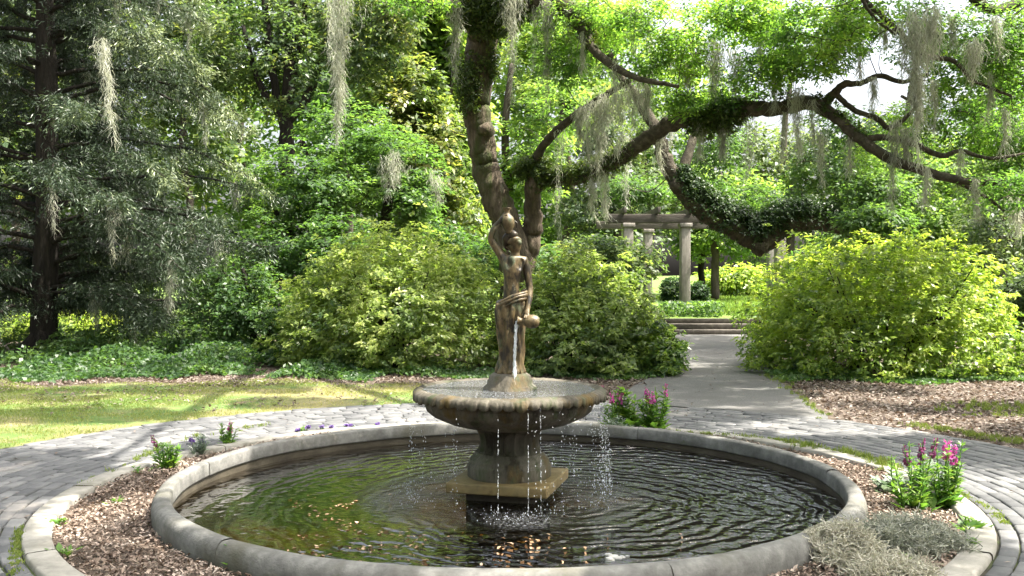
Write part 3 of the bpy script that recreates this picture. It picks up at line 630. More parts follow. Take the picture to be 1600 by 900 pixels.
# ------------------------------------------------------------------ planting bed: edging, mulch
mb = MB()
prof = [(3.015, -0.02), (3.02, 0.035), (3.03, 0.045), (3.17, 0.043), (3.182, 0.033), (3.186, -0.02)]
r = np.random.default_rng(2); nseg = 22
for k in range(nseg):
    a0 = k * 2 * np.pi / nseg + 0.0015; a1 = (k + 1) * 2 * np.pi / nseg - 0.0015; dz = r.normal() * 0.003
    lathe(mb, [(q[0] + dz, q[1] + dz) for q in prof], 9, (PX, PY), None, a0, a1)
tag(mb.build('bed_edging', M['kerb']), 'low pale concrete edging ring between the mulch bed and the brick path', 'edging')
fl = Foliage(); r = np.random.default_rng(6); K = 34000
a_ = r.uniform(0, 2 * np.pi, K); rr = np.sqrt(r.uniform(2.455 ** 2, 3.01 ** 2, K))
c = np.stack([PX + rr * np.cos(a_), PY + rr * np.sin(a_), 0.004 + 0.03 * r.random(K) + 0.012 * np.sin(a_ * 9) * np.sin(rr * 9)], -1)
fl.leaves(c, np.array((0, 0, 1.0)) + r.normal(size=c.shape) * 0.42, r.normal(size=c.shape), r.uniform(.01, .03, K) + .05 * r.random(K) ** 4, r.uniform(.007, .022, K), np.clip(r.beta(1.6, 1.8, K) + .22 * noise3(c, 1.6, 31), 0, 1), 0.12)
tag(fl.build('bark_mulch', M['mulch']), 'pinkish brown bark chips covering the ring bed around the pool', 'mulch', kind='stuff')

def scatter_poly(n, f, x0, x1, y0, y1, r):
    x = r.uniform(x0, x1, n); y = r.uniform(y0, y1, n); k = f(x, y); return x[k], y[k]
def edge_x(y, line): yy = [q[1] for q in line]; xx = [q[0] for q in line]; return np.interp(y, yy, xx)
fl = Foliage(); r = np.random.default_rng(61)
x, y = scatter_poly(44000, lambda x, y: (np.hypot(x - PX, y - PY) > 4.85) & (x > edge_x(y, right) + 0.05 + 0.12 * r.random(len(x))), 3.2, 13, 7, 17, r)
c = np.stack([x, y, 0.003 + 0.02 * r.random(len(x))], -1)
fl.leaves(c, np.array((0, 0, 1.0)) + r.normal(size=c.shape) * 0.35, r.normal(size=c.shape), r.uniform(.04, .09, len(x)), r.uniform(.02, .04, len(x)), r.beta(2, 2, len(x)), 0.1)
x, y = scatter_poly(26000, lambda x, y: ((y > 13.9 + .3 * np.sin(x * 2)) & (x < 1.9)) | ((x > 0.0) & (x < edge_x(y, left) - 0.03)), -13, 2.6, 11.9, 16, r)
k = (np.hypot(x - PX, y - PY) > 4.85); x = x[k]; y = y[k]
c = np.stack([x, y, 0.006 + 0.02 * r.random(len(x))], -1)
fl.leaves(c, np.array((0, 0, 1.0)) + r.normal(size=c.shape) * 0.35, r.normal(size=c.shape), r.uniform(.04, .09, len(x)), r.uniform(.02, .04, len(x)), r.beta(2, 2.4, len(x)), 0.1)
# stray leaves on path, bricks and lawn
x = r.uniform(-7, 7, 1500); y = r.uniform(4, 20, 1500); rr = np.hypot(x - PX, y - PY); k = rr > 3.2; x, y, rr = x[k], y[k], rr[k]
c = np.stack([x, y, np.full(len(x), 0.036)], -1)
fl.leaves(c, np.array((0, 0, 1.0)) + r.normal(size=c.shape) * 0.15, r.normal(size=c.shape), r.uniform(.02, .06, len(x)), r.uniform(.01, .03, len(x)), r.beta(2, 2, len(x)), 0.1)
x = r.uniform(-9, -.9, 5200); y = r.uniform(8, 14.4, 5200); g_ = noise3(np.stack([x, y, 0 * x], -1), .45, 77) + .35 * (y - 12); k = in_lawn(x, y) & (g_ > .25); x, y = x[k], y[k]
c = np.stack([x, y, .012 + .02 * r.random(len(x))], -1)
fl.leaves(c, np.array((0, 0, 1.0)) + r.normal(size=c.shape) * 0.3, r.normal(size=c.shape), r.uniform(.03, .08, len(x)), r.uniform(.015, .04, len(x)), r.beta(2, 2.6, len(x)), 0.1)
tag(fl.build('leaf_litter', M['litter']), 'dry brown fallen leaves strewn under the shrubs and over the paths', 'leaf litter', kind='stuff')

# grass
fl = Foliage(); r = np.random.default_rng(71)
x, y = scatter_poly(170000, lambda x, y: in_lawn(x, y), -9, 0, 5, 14.6, r)
p3 = np.stack([x, y, 0 * x], -1); g = noise3(p3, 0.5, 3) + 0.5 * noise3(p3, 1.7, 8); k = g > -0.25 + 0.9 * r.random(len(x)) - 0.45
x, y, g = x[k], y[k], g[k]; h = r.uniform(.018, .05, len(x))
c = np.stack([x, y, 0.006 + h * 0.4], -1)
nr = r.normal(size=c.shape); nr[:, 2] *= 0.2; ax = r.normal(size=c.shape) * 0.5 + np.array((0, 0, 0.8))
fl.leaves(c, nr, ax, h, np.full(len(x), .006), 0.62 - 0.3 * g + r.normal(size=len(x)) * 0.15 + 0.18 * np.clip(x + 4, -3, 3) / 3, 0)
def tufts(pts_px, n_, spread, h0):
    q = np.array([G(u, v, 0) for u, v in pts_px]); k = r.integers(0, len(q) - 1, n_); t = r.random((n_, 1))
    c0 = q[k] * (1 - t) + q[k + 1] * t + r.normal(size=(n_, 3)) * np.array((spread, spread, 0))
    for c1 in c0:
        m_ = r.integers(5, 26); h = h0 * r.uniform(.4, 1.2) * r.uniform(.6, 1.2, m_); c = c1 + r.normal(size=(m_, 3)) * .016; c[:, 2] = .02 + h * .4
        nr = r.normal(size=c.shape); nr[:, 2] *= .2
        fl.leaves(c, nr, r.normal(size=c.shape) * .5 + np.array((0, 0, .9)), h, np.full(m_, .007), r.uniform(0, .55, m_), 0)
tufts([(1215, 694), (1260, 705), (1330, 716), (1375, 730), (1395, 742)], 110, .05, .08)
tufts([(1060, 680), (1150, 688), (1215, 694)], 40, .04, .06)
tufts([(1420, 668), (1500, 680), (1600, 700)], 60, .07, .07)
tufts([(1540, 650), (1600, 640), (1640, 650)], 120, .3, .09)
tufts([(1195, 590), (1225, 603), (1260, 632), (1295, 658)], 50, .05, .07)
tufts([(25, 905), (22, 870), (35, 835)], 40, .012, .035)
tufts([(1500, 778), (1545, 800), (1575, 830)], 30, .01, .03)
tufts([(130, 770), (250, 700), (420, 668)], 40, .05, .05)
tag(fl.build('grass_blades', M['grass']), 'short patchy green and straw coloured grass on the lawn', 'grass', kind='stuff')
fl = Foliage(); r = np.random.default_rng(72); K = 30000
x = r.uniform(2.5, 16, K); y = r.uniform(26.4, 42, K); h = r.uniform(.08, .22, K)
c = np.stack([x, y, 0.40 + np.clip(y - 32, 0, 60) * .012 + h * .45], -1); nr = r.normal(size=c.shape); nr[:, 2] *= .2
fl.leaves(c, nr, r.normal(size=c.shape) * .4 + np.array((0, 0, .9)), h, np.full(K, .02), r.uniform(0, 1, K), 0)
tag(fl.build('terrace_grass', M['far_grass']), 'bright sunlit green grass on the terrace beyond the steps', 'grass', kind='stuff')

# ------------------------------------------------------------------ steps and pergola
sp = thing('garden_steps', 'three low wide weathered stone steps at the end of the path', 'steps', (4.95, 25.0, 0))
for k in range(3):
    mb = MB(); box(mb, (4.95 + 0.0 * k, 25.0 + 0.36 * k + 0.6, 0.065 + 0.13 * k), (3.3, 1.2, 0.127), 0, bev=0.012)
    mb.build('step', M['step'], sp)
pg = thing('garden_pergola', 'weathered pergola of grey square posts carrying heavy beams above the steps', 'pergola', (P(1080, 480, 29)[0], 29, 0.4))
Y0, Y1 = 27.2, 31.0
fr = [(981, Y0), (1070, Y0), (1218, Y0), (1012, Y1), (1205, Y1)]
ztop = 2.95
for u, d in fr:
    x = P(u, 450, d)[0]; mb = MB()
    box(mb, (x, d, (0.38 + ztop) / 2), (0.26, 0.26, ztop - 0.38), R(4), bev=0.02); box(mb, (x, d, ztop - 0.06), (0.34, 0.34, 0.11), R(4), bev=0.015); box(mb, (x, d, 0.47), (0.34, 0.34, 0.16), R(4), bev=0.015)
    mb.build('post', M['post'], pg)
xa, xb = P(950, 450, Y0)[0], P(1255, 450, Y0)[0]
for d in (Y0 - 0.09, Y0 + 0.09, Y1 - 0.09, Y1 + 0.09):
    mb = MB(); box(mb, ((xa + xb) / 2, d, ztop + 0.12), (xb - xa, 0.09, 0.24), 0, bev=0.01); mb.build('beam', M['beam'], pg)
for k, x in enumerate(np.linspace(xa + .4, xb - .4, 6)):
    mb = MB(); box(mb, (x, (Y0 + Y1) / 2, ztop + 0.325), (0.08, Y1 - Y0 + 1.2, 0.16), 0, bev=0.01); mb.build('rafter', M['beam'], pg)
# ------------------------------------------------------------------ trees
def trunk(parent, pts, rad, mat, name='trunk', seg=14, rough=0.07, n=8, seed=0, fine=None):
    mb = MB(); p_, r_ = smooth_line(pts, rad, n)
    rs = np.random.default_rng(seed); p_ = p_ + np.cumsum(rs.normal(size=p_.shape), 0) * np.mean(rad) * 0.015
    tube(mb, p_, r_, seg, rough, seed=seed)
    return mb, p_, r_

def twigs(mb, cen, anchors, r, thick=0.012, every=1):
    """thin crooked branches: each clump joins the nearest point of the skeleton grown so far"""
    if len(cen) == 0: return
    cen = cen[np.argsort([np.min(np.linalg.norm(anchors - c, axis=1)) for c in cen])]
    A = np.zeros((len(anchors) + 3 * len(cen), 3)); na = len(anchors); A[:na] = anchors
    for c in cen:
        d = np.linalg.norm(A[:na] - c, axis=1) + 0.35 * np.clip(A[:na, 2] - c[2], 0, 9); a0 = A[np.argmin(d)]
        ln = np.linalg.norm(c - a0)
        if ln > 4: continue
        mid = (a0 + c) / 2 + r.normal(size=3) * ln * 0.12
        p_, r_ = smooth_line([a0, mid, c], [thick * (0.55 + ln * 0.3), thick * (0.5 + .15 * ln), thick * .35], 3)
        tube(mb, p_, r_, 4, 0, cap=False)
        A[na:na + 3] = p_[2::2][:3]; na += 3

def simple_tree(name, label, cat, base, stems, ells, K, n, rad, L, W, leaf, bark, seed, gap=0.75, gs=0.3, flat=0.6, tint=(0.45, 0.25), group=None, twig=6, hang=0.0, up=0.8, shell=2.2):
    """stems: list of (points, radii); ells: list of ellipsoids; K clumps in all"""
    t_ = thing(name, label, cat, base, group); r = np.random.default_rng(seed)
    mb = MB(); anchors = []
    for k, (pts, rad_) in enumerate(stems):
        p_, r_ = smooth_line(pts, rad_, 6); p_[1:-1] += r.normal(size=p_[1:-1].shape) * r_[1:-1, None] * 0.15
        tube(mb, p_, r_, 12, 0.06, seed=seed + k); anchors.append(p_[len(p_) // 4:])
    anchors = np.concatenate(anchors)
    vol = np.array([np.prod(e[1]) ** (2 / 3) for e in ells]); share = vol / vol.sum()
    fo_ = Foliage(); tw = mb
    for k, e in enumerate(ells):
        p_, o_, q_ = ell_points(e, int(K * share[k]), seed + 31 * k, gap, gs, shell)
        if len(p_) == 0: continue
        tn = tint[0] + tint[1] * (noise3(p_, 0.35, seed + k) * 0.8) + r.normal(size=len(p_)) * 0.08
        fo_.clumps(p_, o_, n, rad * r.uniform(0.6, 1.3, len(p_)), L, W, tn, flat, up, hang, rs=r)
        if twig: twigs(tw, p_[::twig], anchors, r, 0.014)
    mb.build('trunk', bark, t_, True)
    fo_.build('crown', leaf, t_)
    return t_

# --- the big live oak behind the fountain
oak = thing('live_oak', 'big old live oak with leaning thick trunk rising behind the statue', 'oak tree', (P(812, 430, 17.2)[0], 17.2, 0))
D = 17.2
def tr(*q): return [P(u, v, d) for u, v, d, _ in q], [rpx * d / F for _, _, d, rpx in q]
r = np.random.default_rng(100)
mb = MB()
base = oak.location
main = [(818, 582, D, 34), (808, 430, D, 26), (792, 355, D, 23), (770, 297, D, 21.5), (758, 255, D, 21), (750, 210, D, 20.5), (745, 160, D, 21.5), (748, 105, D, 23), (753, 60, D, 25), (751, 10, D - .3, 28), (735, -60, D - .6, 24), (700, -180, D - 1.5, 17)]
pts, rad = tr(*main); p_, r_ = smooth_line(pts, rad, 8); p_[2:-1] += r.normal(size=p_[2:-1].shape) * .012; tube(mb, p_, r_, 20, 0.07, seed=4)
kn = P(758, 202, D - .3); tube(mb, np.array([kn + (0, .25, 0), kn, kn + (0.01, -.07, 0)]), [.17, .11, .06], 12, .15)           # knot on the trunk
mb.build('trunk', M['oak_bark'], oak, True)
limbs = {
 'second stem': [(812, 430, D + .3, 26), (828, 375, D + .3, 24), (834, 330, D + .2, 19), (832, 290, D, 18), (838, 268, D, 16)],
 'long limb': [(834, 300, D + .1, 17), (850, 278, D, 15), (900, 277, D - .4, 16), (950, 258, D - .9, 16), (1000, 225, D - 1.4, 17), (1050, 193, D - 1.8, 18), (1110, 180, D - 2.1, 19), (1160, 172, D - 2.4, 17), (1215, 170, D - 2.7, 16), (1262, 160, D - 3, 17), (1300, 180, D - 3.2, 13), (1345, 218, D - 3.4, 12), (1400, 252, D - 3.6, 11), (1460, 272, D - 3.8, 10), (1520, 285, D - 4, 8), (1580, 284, D - 4.2, 7), (1660, 300, D - 4.5, 5)],
 'fork up': [(1275, 168, D - 3, 11), (1300, 150, D - 3.1, 10), (1318, 132, D - 3.2, 8), (1345, 130, D - 3.2, 6), (1375, 118, D - 3.1, 6), (1410, 128, D - 3, 5), (1450, 115, D - 2.9, 4)],
 'fork mid': [(1306, 148, D - 3.1, 7), (1335, 172, D - 3.2, 6), (1370, 185, D - 3.3, 6), (1388, 200, D - 3.3, 6), (1408, 190, D - 3.3, 5), (1430, 165, D - 3.3, 4), (1408, 150, D - 3.3, 3)],
 'low fork': [(1345, 217, D - 3.4, 8), (1380, 215, D - 3.5, 7), (1420, 222, D - 3.5, 7), (1470, 243, D - 3.5, 6), (1500, 236, D - 3.5, 5), (1545, 247, D - 3.5, 4), (1600, 240, D - 3.5, 3)],
 'hooks': [(1480, 277, D - 3.8, 6), (1535, 305, D - 3.9, 4), (1570, 330, D - 4, 3)],
 'inner limb': [(834, 262, D, 11), (848, 228, D - .3, 10), (880, 195, D - .6, 9), (930, 160, D - 1, 8), (980, 128, D - 1.4, 6), (1040, 100, D - 1.8, 5), (1100, 80, D - 2.2, 4)],
 'high limb': [(760, 20, D - .3, 22), (810, 8, D - .8, 22), (870, 0, D - 1.4, 19), (905, 40, D - 1.8, 14), (935, 85, D - 2.1, 10), (990, 120, D - 2.5, 7), (1060, 135, D - 3, 4)],
 'left limb': [(745, 8, D - .3, 18), (700, 5, D - .8, 14), (655, 2, D - 1.3, 12), (590, -25, D - 1.9, 9), (520, -60, D - 2.5, 6)],
 'over limb': [(755, -10, D - .5, 26), (830, -70, D - 2, 22), (960, -160, D - 4, 19), (1150, -260, D - 6, 16), (1400, -350, D - 7.5, 12), (1650, -500, D - 8.5, 8)],
 'over limb near': [(760, -30, D - .6, 22), (800, -200, D - 3, 18), (900, -520, D - 7, 15), (1100, -1100, D - 10, 10)],
 'right crown limb': [(1150, -240, D - 5.8, 14), (1250, -90, D - 5, 9), (1345, -5, D - 4.4, 6), (1400, 45, D - 4.2, 6), (1440, 85, D - 4.1, 6), (1490, 95, D - 4, 5), (1520, 125, D - 4, 4), (1580, 150, D - 4, 3)],
 'right crown twig': [(1330, -40, D - 4.5, 5), (1360, 20, D - 4.4, 4), (1400, 55, D - 4.3, 3)],
 'far right limb': [(1400, -200, D - 5, 14), (1480, -60, D - 4, 12), (1540, 12, D - 3.6, 11), (1590, 5, D - 3.4, 10), (1660, -20, D - 3.2, 8)],
}
anch = [p_[20:]]
for k, (nm, q) in enumerate(limbs.items()):
    pts, rad = tr(*q); rad = [x * .7 for x in rad]; p_, r_ = smooth_line(pts, rad, 7); p_[1:] += r.normal(size=p_[1:].shape) * np.minimum(r_[1:, None] * .09, .015)
    mb = MB(); tube(mb, p_, r_, 12, 0.09, seed=k); mb.build('limb', M['oak_bark' if k == 0 else 'limb_bark'], oak, True); anch.append(p_)
anch = np.concatenate(anch)
# fern and moss growing along the limbs
fl = Foliage()
def fern_line(q, dens, up=1.0, side=1.0, L=.085):
    pts, rad = tr(*q); p_, r_ = smooth_line(pts, rad, 8)
    n_ = int(dens * len(p_)); k = r.integers(0, len(p_) - 1, n_); t = r.random(n_)[:, None]
    c = p_[k] * (1 - t) + p_[k + 1] * t; d = unit(r.normal(size=(n_, 3)) * np.array((side, side, .7)) + np.array((0, 0, up)))
    c = c + d * r_[k][:, None] * r.uniform(.9, 1.5, (n_, 1))
    fl.clumps(c, d, 5, np.full(n_, .06), L, .03, 0.4 + 0.2 * r.normal(size=n_), 1, .5, rs=r)
fern_line([(845, 277, D, 15), (880, 280, D - .2, 17), (920, 272, D - .6, 17), (950, 258, D - .9, 15), (990, 235, D - 1.3, 12)], 34, .5, 1)
fern_line([(1085, 195, D - 2, 14), (1110, 190, D - 2.1, 22), (1135, 180, D - 2.3, 20), (1160, 172, D - 2.4, 12)], 34, 0.1, 1)
fern_line([(1160, 172, D - 2.4, 14), (1262, 160, D - 3, 15), (1300, 178, D - 3.2, 12), (1345, 216, D - 3.4, 10)], 5, 1)
fern_line([(820, 270, D, 14), (838, 265, D, 20), (845, 285, D, 16)], 40, .4)
fern_line([(733, 170, D - .3, 14), (733, 130, D - .3, 14), (738, 95, D - .3, 16)], 30, 0, .9, .06)
fern_line([(772, 120, D - .2, 8), (770, 80, D - .2, 10)], 20, 0, .9, .06)
fern_line([(715, 12, D - .6, 16), (745, 25, D - .5, 26), (775, 35, D - .5, 26), (790, 10, D - .8, 26), (830, 8, D - 1, 18)], 60, .2, 1)
fern_line([(880, 5, D - 1.4, 18), (905, 40, D - 1.8, 12), (930, 80, D - 2, 9)], 14, .6)
fl.build('fern_cover', M['fern'], oak)
# oak foliage
fo_ = Foliage(); tw = MB()
ells = [  # u, v, depth, ru, rv, rdepth, clumps, tint
 (885, 70, 16.2, 50, 70, 1.2, 220, .62), (860, 190, 17.5, 60, 60, .8, 90, .5), (1050, 70, 14.8, 80, 60, 1.2, 240, .66), (970, 30, 15.5, 80, 50, 1.3, 240, .6),
 (1270, 65, 13.6, 90, 58, 1.3, 380, .72), (1180, 20, 14, 90, 45, 1.3, 260, .6), (1190, 120, 14.5, 60, 40, 1, 110, .6), (1090, 165, 15, 60, 28, .6, 110, .6),
 (1540, 90, 14.0, 110, 100, 1.2, 520, .5), (1500, 200, 15.2, 110, 45, .9, 170, .45), (1580, 220, 15, 60, 60, .9, 170, .4), (1440, 50, 14, 70, 50, .9, 120, .5),
 (1420, 180, 15, 50, 35, .8, 40, .72), (1400, 240, 15.2, 80, 28, .8, 50, .7), (1560, 300, 13, 60, 35, .8, 70, .55), (1350, 20, 13.4, 60, 40, 1.2, 150, .6),
 (640, -20, 15.5, 90, 40, 1, 130, .5), (1150, 160, 15, 60, 30, .6, 60, .5),
]
for k, (u, v, d, ru, rv, rd, K, tn) in enumerate(ells):
    p_, o_, q_ = ell_points(pe(u, v, d, ru, rv, rd), int(K * 1.2), 500 + k, 0.9, 0.9, 2.2)
    t_ = tn - .08 + 0.3 * noise3(p_, 0.7, k) + r.normal(size=len(p_)) * .12
    fo_.clumps(p_, o_, 30, .21 * r.uniform(.6, 1.4, len(p_)), .075, .034, t_, .55, .9, rs=r)
    twigs(tw, p_[::3], anch, r, .011)
# the crown above the frame, over the pool and the paths: this is what dapples them
over = []
for gx_, gy_, hz, rx_, ry_, K_ in (   # the spot of ground each part of the crown shades, its height, its spread, its clumps
 (2.3, 12.7, 8.6, 1.7, 1.1, 300), (2.9, 15.2, 8.4, 1.5, 1.3, 280), (3.9, 18.6, 8.2, 1.6, 2.0, 330), (4.8, 22.6, 9.6, 1.8, 1.9, 300), (1.6, 11.0, 8.0, 1.4, .8, 130),
 (3.9, 8.9, 8.0, 1.3, 1.0, 170), (4.5, 6.6, 8.0, 1.0, 1.2, 150), (6.2, 9.6, 8.6, 1.6, 1.2, 150), (5.4, 11.4, 8.8, 1.4, .8, 110),
 (-3.9, 7.6, 8.2, 1.1, 1.1, 230), (-3.5, 5.3, 8.2, 1.0, 1.2, 180), (-5.2, 10.9, 9.0, 1.6, .6, 170), (-7.4, 12.6, 9.4, 2.2, .9, 260), (-4.4, 13.4, 9.4, 2.0, .45, 170), (-6.6, 9.4, 9.0, 1.4, .45, 110), (-2.6, 12.0, 9.2, 1.0, .35, 60), (-1.6, 13.6, 9.0, 1.4, .5, 40),
 (1.1, 7.3, 7.8, 1.1, 1.3, 220), (-1.4, 5.6, 7.8, 1.3, 1.1, 160), (1.6, 5.2, 7.6, 1.4, 1.1, 200), (1.2, 9.2, 8.2, 1.5, .9, 160), (-1.6, 8.9, 8.2, 1.2, .8, 110)):
    over.append((np.array((gx_ + sdir.x / sdir.z * hz, gy_ + sdir.y / sdir.z * hz, hz)), (rx_, ry_, .7), K_))
for k, (c, rad_, K) in enumerate(over):
    p_, o_, q_ = ell_points((np.array(c), np.array(rad_)), int(K * .62), 700 + k, 1.02, 0.85, 2.0)
    fo_.clumps(p_, o_, 170, .4 * r.uniform(.5, 1.3, len(p_)), .14, .07, .5 + r.normal(size=len(p_)) * .15, .35, 1.2, rs=r)
    twigs(tw, p_[::2], anch, r, .013)
tw.build('branches', M['limb_bark'], oak, True)
fo_.build('crown', M['oak_leaf'], oak)

# --- second oak whose mossy limb dips behind the path
D2 = 20.5
oak2 = thing('drooping_oak', 'oak with a sagging fern-covered limb dipping low across the path view', 'oak tree', (P(1335, 430, D2 + .5)[0], D2 + .5, 0))
mb = MB(); pts, rad = tr((1400, 555, D2 + .5, 34), (1395, 450, D2 + .5, 27), (1378, 390, D2 + .4, 24), (1350, 366, D2 + .4, 20))
p_, r_ = smooth_line(pts, rad, 8); tube(mb, p_, r_, 14, .08, seed=12); mb.build('trunk', M['limb_bark'], oak2, True); an2 = [p_[4:]]
dip = [(1342, 362, D2 + .4, 18), (1305, 350, D2 + .2, 18), (1255, 345, D2, 19), (1222, 352, D2, 20), (1196, 378, D2, 21), (1182, 374, D2, 21), (1160, 365, D2, 21), (1120, 343, D2, 20), (1080, 312, D2, 18), (1055, 280, D2, 17), (1038, 245, D2, 15), (1030, 215, D2, 13), (1000, 160, D2 + .2, 10), (960, 100, D2 + .4, 7), (930, 40, D2 + .6, 5)]
mb = MB(); pts, rad = tr(*dip); rad = [x * .8 for x in rad]; p_, r_ = smooth_line(pts, rad, 8); p_[1:] += r.normal(size=p_[1:].shape) * .015; tube(mb, p_, r_, 16, .08, seed=14); 
pts, rad = tr((1060, 285, D2, 8), (1072, 250, D2 + .1, 8), (1082, 220, D2 + .2, 7), (1100, 170, D2 + .4, 4)); q_, s2_ = smooth_line(pts, rad, 6); tube(mb, q_, s2_, 8, .08)
b_ = P(1188, 396, D2 - .05); tube(mb, np.array([b_ + (0, 0, .2), b_ + (0, 0, .02), b_ - (0, 0, .06)]), [.24, .16, .06], 10, .15)
mb.build('limb', M['limb_bark'], oak2, True); an2 += [p_, q_]; an2 = np.concatenate(an2)
fl = Foliage()
fern_line([(1300, 346, D2 + .2, 22), (1255, 342, D2, 24), (1215, 349, D2, 24), (1192, 366, D2, 22), (1160, 356, D2, 24), (1120, 334, D2, 23), (1085, 304, D2, 18), (1062, 272, D2, 13)], 110, .9, .9, .075)
fl.build('fern_cover', M['shaded_fern'], oak2)
fo_ = Foliage(); tw = MB()
for k, (u, v, d, ru, rv, rd, K, tn) in enumerate([(1290, 270, 21.8, 75, 50, 1.2, 420, .5), (1365, 310, 20.6, 60, 48, .7, 300, .55), (1240, 320, 22, 45, 40, .8, 120, .35), (1120, 230, 21.5, 70, 60, 1, 200, .4), (1330, 200, 22, 80, 40, 1, 150, .4), (960, 60, 21, 70, 60, 1, 180, .5), (1368, 350, 19.4, 62, 28, .5, 260, .55), (985, 300, 24.5, 55, 22, .7, 150, .5), (1090, 298, 25, 50, 20, .7, 110, .45), (1180, 318, 24.5, 55, 26, .8, 170, .5)]):
    p_, o_, q_ = ell_points(pe(u, v, d, ru, rv, rd), K, 900 + k, 0.8, 0.6, 2.4)
    fo_.clumps(p_, o_, 16, .25 * r.uniform(.6, 1.4, len(p_)), .12, .055, tn + .2 * noise3(p_, .6, k), .55, .9, rs=r); twigs(tw, p_[::4], an2, r, .012)
tw.build('branches', M['limb_bark'], oak2, True); fo_.build('crown', M['bright_leaf'], oak2)

# --- cedar on the left
cx0, cy0 = P(70, 560, 18.6)[0], 18.6
ced = thing('red_cedar', 'tall dark cedar with straight trunk and drooping grey-green boughs at far left', 'cedar tree', (cx0, cy0, 0))
r = np.random.default_rng(200)
mb = MB(); pts = [(cx0 - .02, cy0, -.1), (cx0, cy0, .35), (cx0 + .03, cy0, 2), (cx0 + .08, cy0, 5), (cx0 + .02, cy0, 9), (cx0, cy0, 13)]
p_, r_ = smooth_line(pts, [.36, .25, .21, .19, .13, .05], 8); tube(mb, p_, r_, 16, .1, seed=21)
for a_ in (3.8, 5.0, 5.8, .4, 2.4): q_, s2_ = smooth_line([(cx0, cy0, .6), (cx0 + .3 * math.cos(a_), cy0 + .3 * math.sin(a_), .2), (cx0 + .62 * math.cos(a_), cy0 + .62 * math.sin(a_), -.05)], [.14, .13, .05], 5); tube(mb, q_, s2_, 8, .1)
mb.build('trunk', M['dark_bark'], ced, True)
tw = MB(); fo_ = Foliage(); ms_pts = []
for k in range(190):
    z0 = 0.95 + 11.5 * (k / 190) ** 1.3 + r.normal() * .12; az = k * 2.4 + r.normal() * .35
    ln = (4.9 - .27 * z0) * r.uniform(.6, 1.1)
    if z0 < 2.0: ln *= .75
    if math.sin(az) < -.55 and r.random() < .6: continue
    d = np.array((math.cos(az), math.sin(az), 0)); st_ = np.array((cx0, cy0, z0))
    q = [st_, st_ + d * ln * .35 + (0, 0, .3 * r.uniform(.2, 1.2)), st_ + d * ln * .7 + (0, 0, .0 + r.normal() * .12), st_ + d * ln + (0, 0, -.45 + r.normal() * .2)]
    p_, r_ = smooth_line(q, [.05, .034, .02, .008], 7); p_[2:] += np.cumsum(r.normal(size=p_[2:].shape) * .02, 0); tube(tw, p_, r_, 6, .05, cap=False)
    m = len(p_)
    # side sprays
    for j in range(5, m):
        for s in range(4):
            e = p_[j] + np.cross(d, (0, 0, 1)) * r.normal() * .38 + d * r.normal() * .2 + np.array((0, 0, -abs(r.normal()) * .28 + .06))
            n_ = 38; t = r.random((n_, 1)); c = p_[j] * (1 - t) + e * t + r.normal(size=(n_, 3)) * .055
            ax = unit(e - p_[j])[None] + r.normal(size=(n_, 3)) * .38 + np.array((0, 0, -.35)) + d * .3
            tn = .2 + .12 * r.normal() + .75 * max(0, d[0] - .05) * (j / m) ** 2 * min(1, max(.25, (z0 - 1.5) / 2.5))  # boughs to the right pale towards the tips: sunlight put into the colour
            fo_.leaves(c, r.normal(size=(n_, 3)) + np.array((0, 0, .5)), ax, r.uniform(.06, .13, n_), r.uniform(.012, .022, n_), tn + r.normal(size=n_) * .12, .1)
    if r.random() < .5: ms_pts.append((p_[int(m * r.uniform(.4, .9))], az))
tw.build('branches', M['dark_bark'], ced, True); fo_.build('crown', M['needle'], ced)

# --- trees and understory behind
def px_stem(*q): return tr(*q)
simple_tree('multistem_tree', 'dark leaved tree with several steep upright stems right of the cedar', 'tree', (P(450, 430, 24)[0], 24, 0),
    [px_stem((450, 530, 24, 15), (448, 300, 24, 13), (447, 190, 24, 11), (454, 90, 24, 9), (462, -60, 24, 6)), px_stem((446, 200, 24, 8), (425, 110, 24, 6), (410, -40, 24, 4)), px_stem((448, 190, 24, 9), (490, 130, 24, 7), (520, 30, 24, 5), (550, -80, 24, 4)), px_stem((449, 150, 24, 6), (472, 60, 24, 5), (480, -80, 24, 3)), px_stem((446, 190, 24, 7), (405, 130, 24, 5), (380, 40, 24, 3))],
    [pe(370, 60, 24.4, 75, 90, 1.3), pe(470, 30, 24.6, 90, 80, 1.3), pe(560, 60, 24, 80, 75, 1.2), pe(610, 20, 24, 60, 60, 1.0), pe(430, 130, 25, 60, 50, 1), pe(450, 100, 23.2, 60, 90, .5), pe(300, 120, 24.5, 60, 60, 1)], 1750, 15, .3, .15, .07, M['dark_leaf'], M['dark_bark'], 300, gap=.78, gs=.5, tint=(.4, .3))
simple_tree('understory_tree', 'fresh green bushy understory tree spreading behind the left azalea', 'small tree', (P(560, 430, 20.5)[0], 20.5, 0),
    [px_stem((560, 545, 20.5, 14), (540, 420, 20.5, 11), (500, 300, 20.5, 8), (470, 220, 20.5, 5)), px_stem((560, 500, 20.5, 10), (600, 350, 20.5, 8), (620, 240, 20.5, 5)), px_stem((555, 480, 20.5, 9), (480, 400, 20, 6), (430, 330, 20, 4))],
    [pe(480, 290, 20, 105, 75, 1.3), pe(600, 270, 20.8, 100, 75, 1.3), pe(440, 390, 19.3, 70, 75, 1.1), pe(520, 400, 19.3, 85, 80, 1.1), pe(540, 210, 21, 80, 55, 1.0), pe(650, 320, 20.6, 60, 60, 1)], 2900, 16, .26, .12, .055, M['bright_leaf'], M['dark_bark'], 310, gap=.8, gs=.6, flat=.35, tint=(.5, .3), up=1.2)
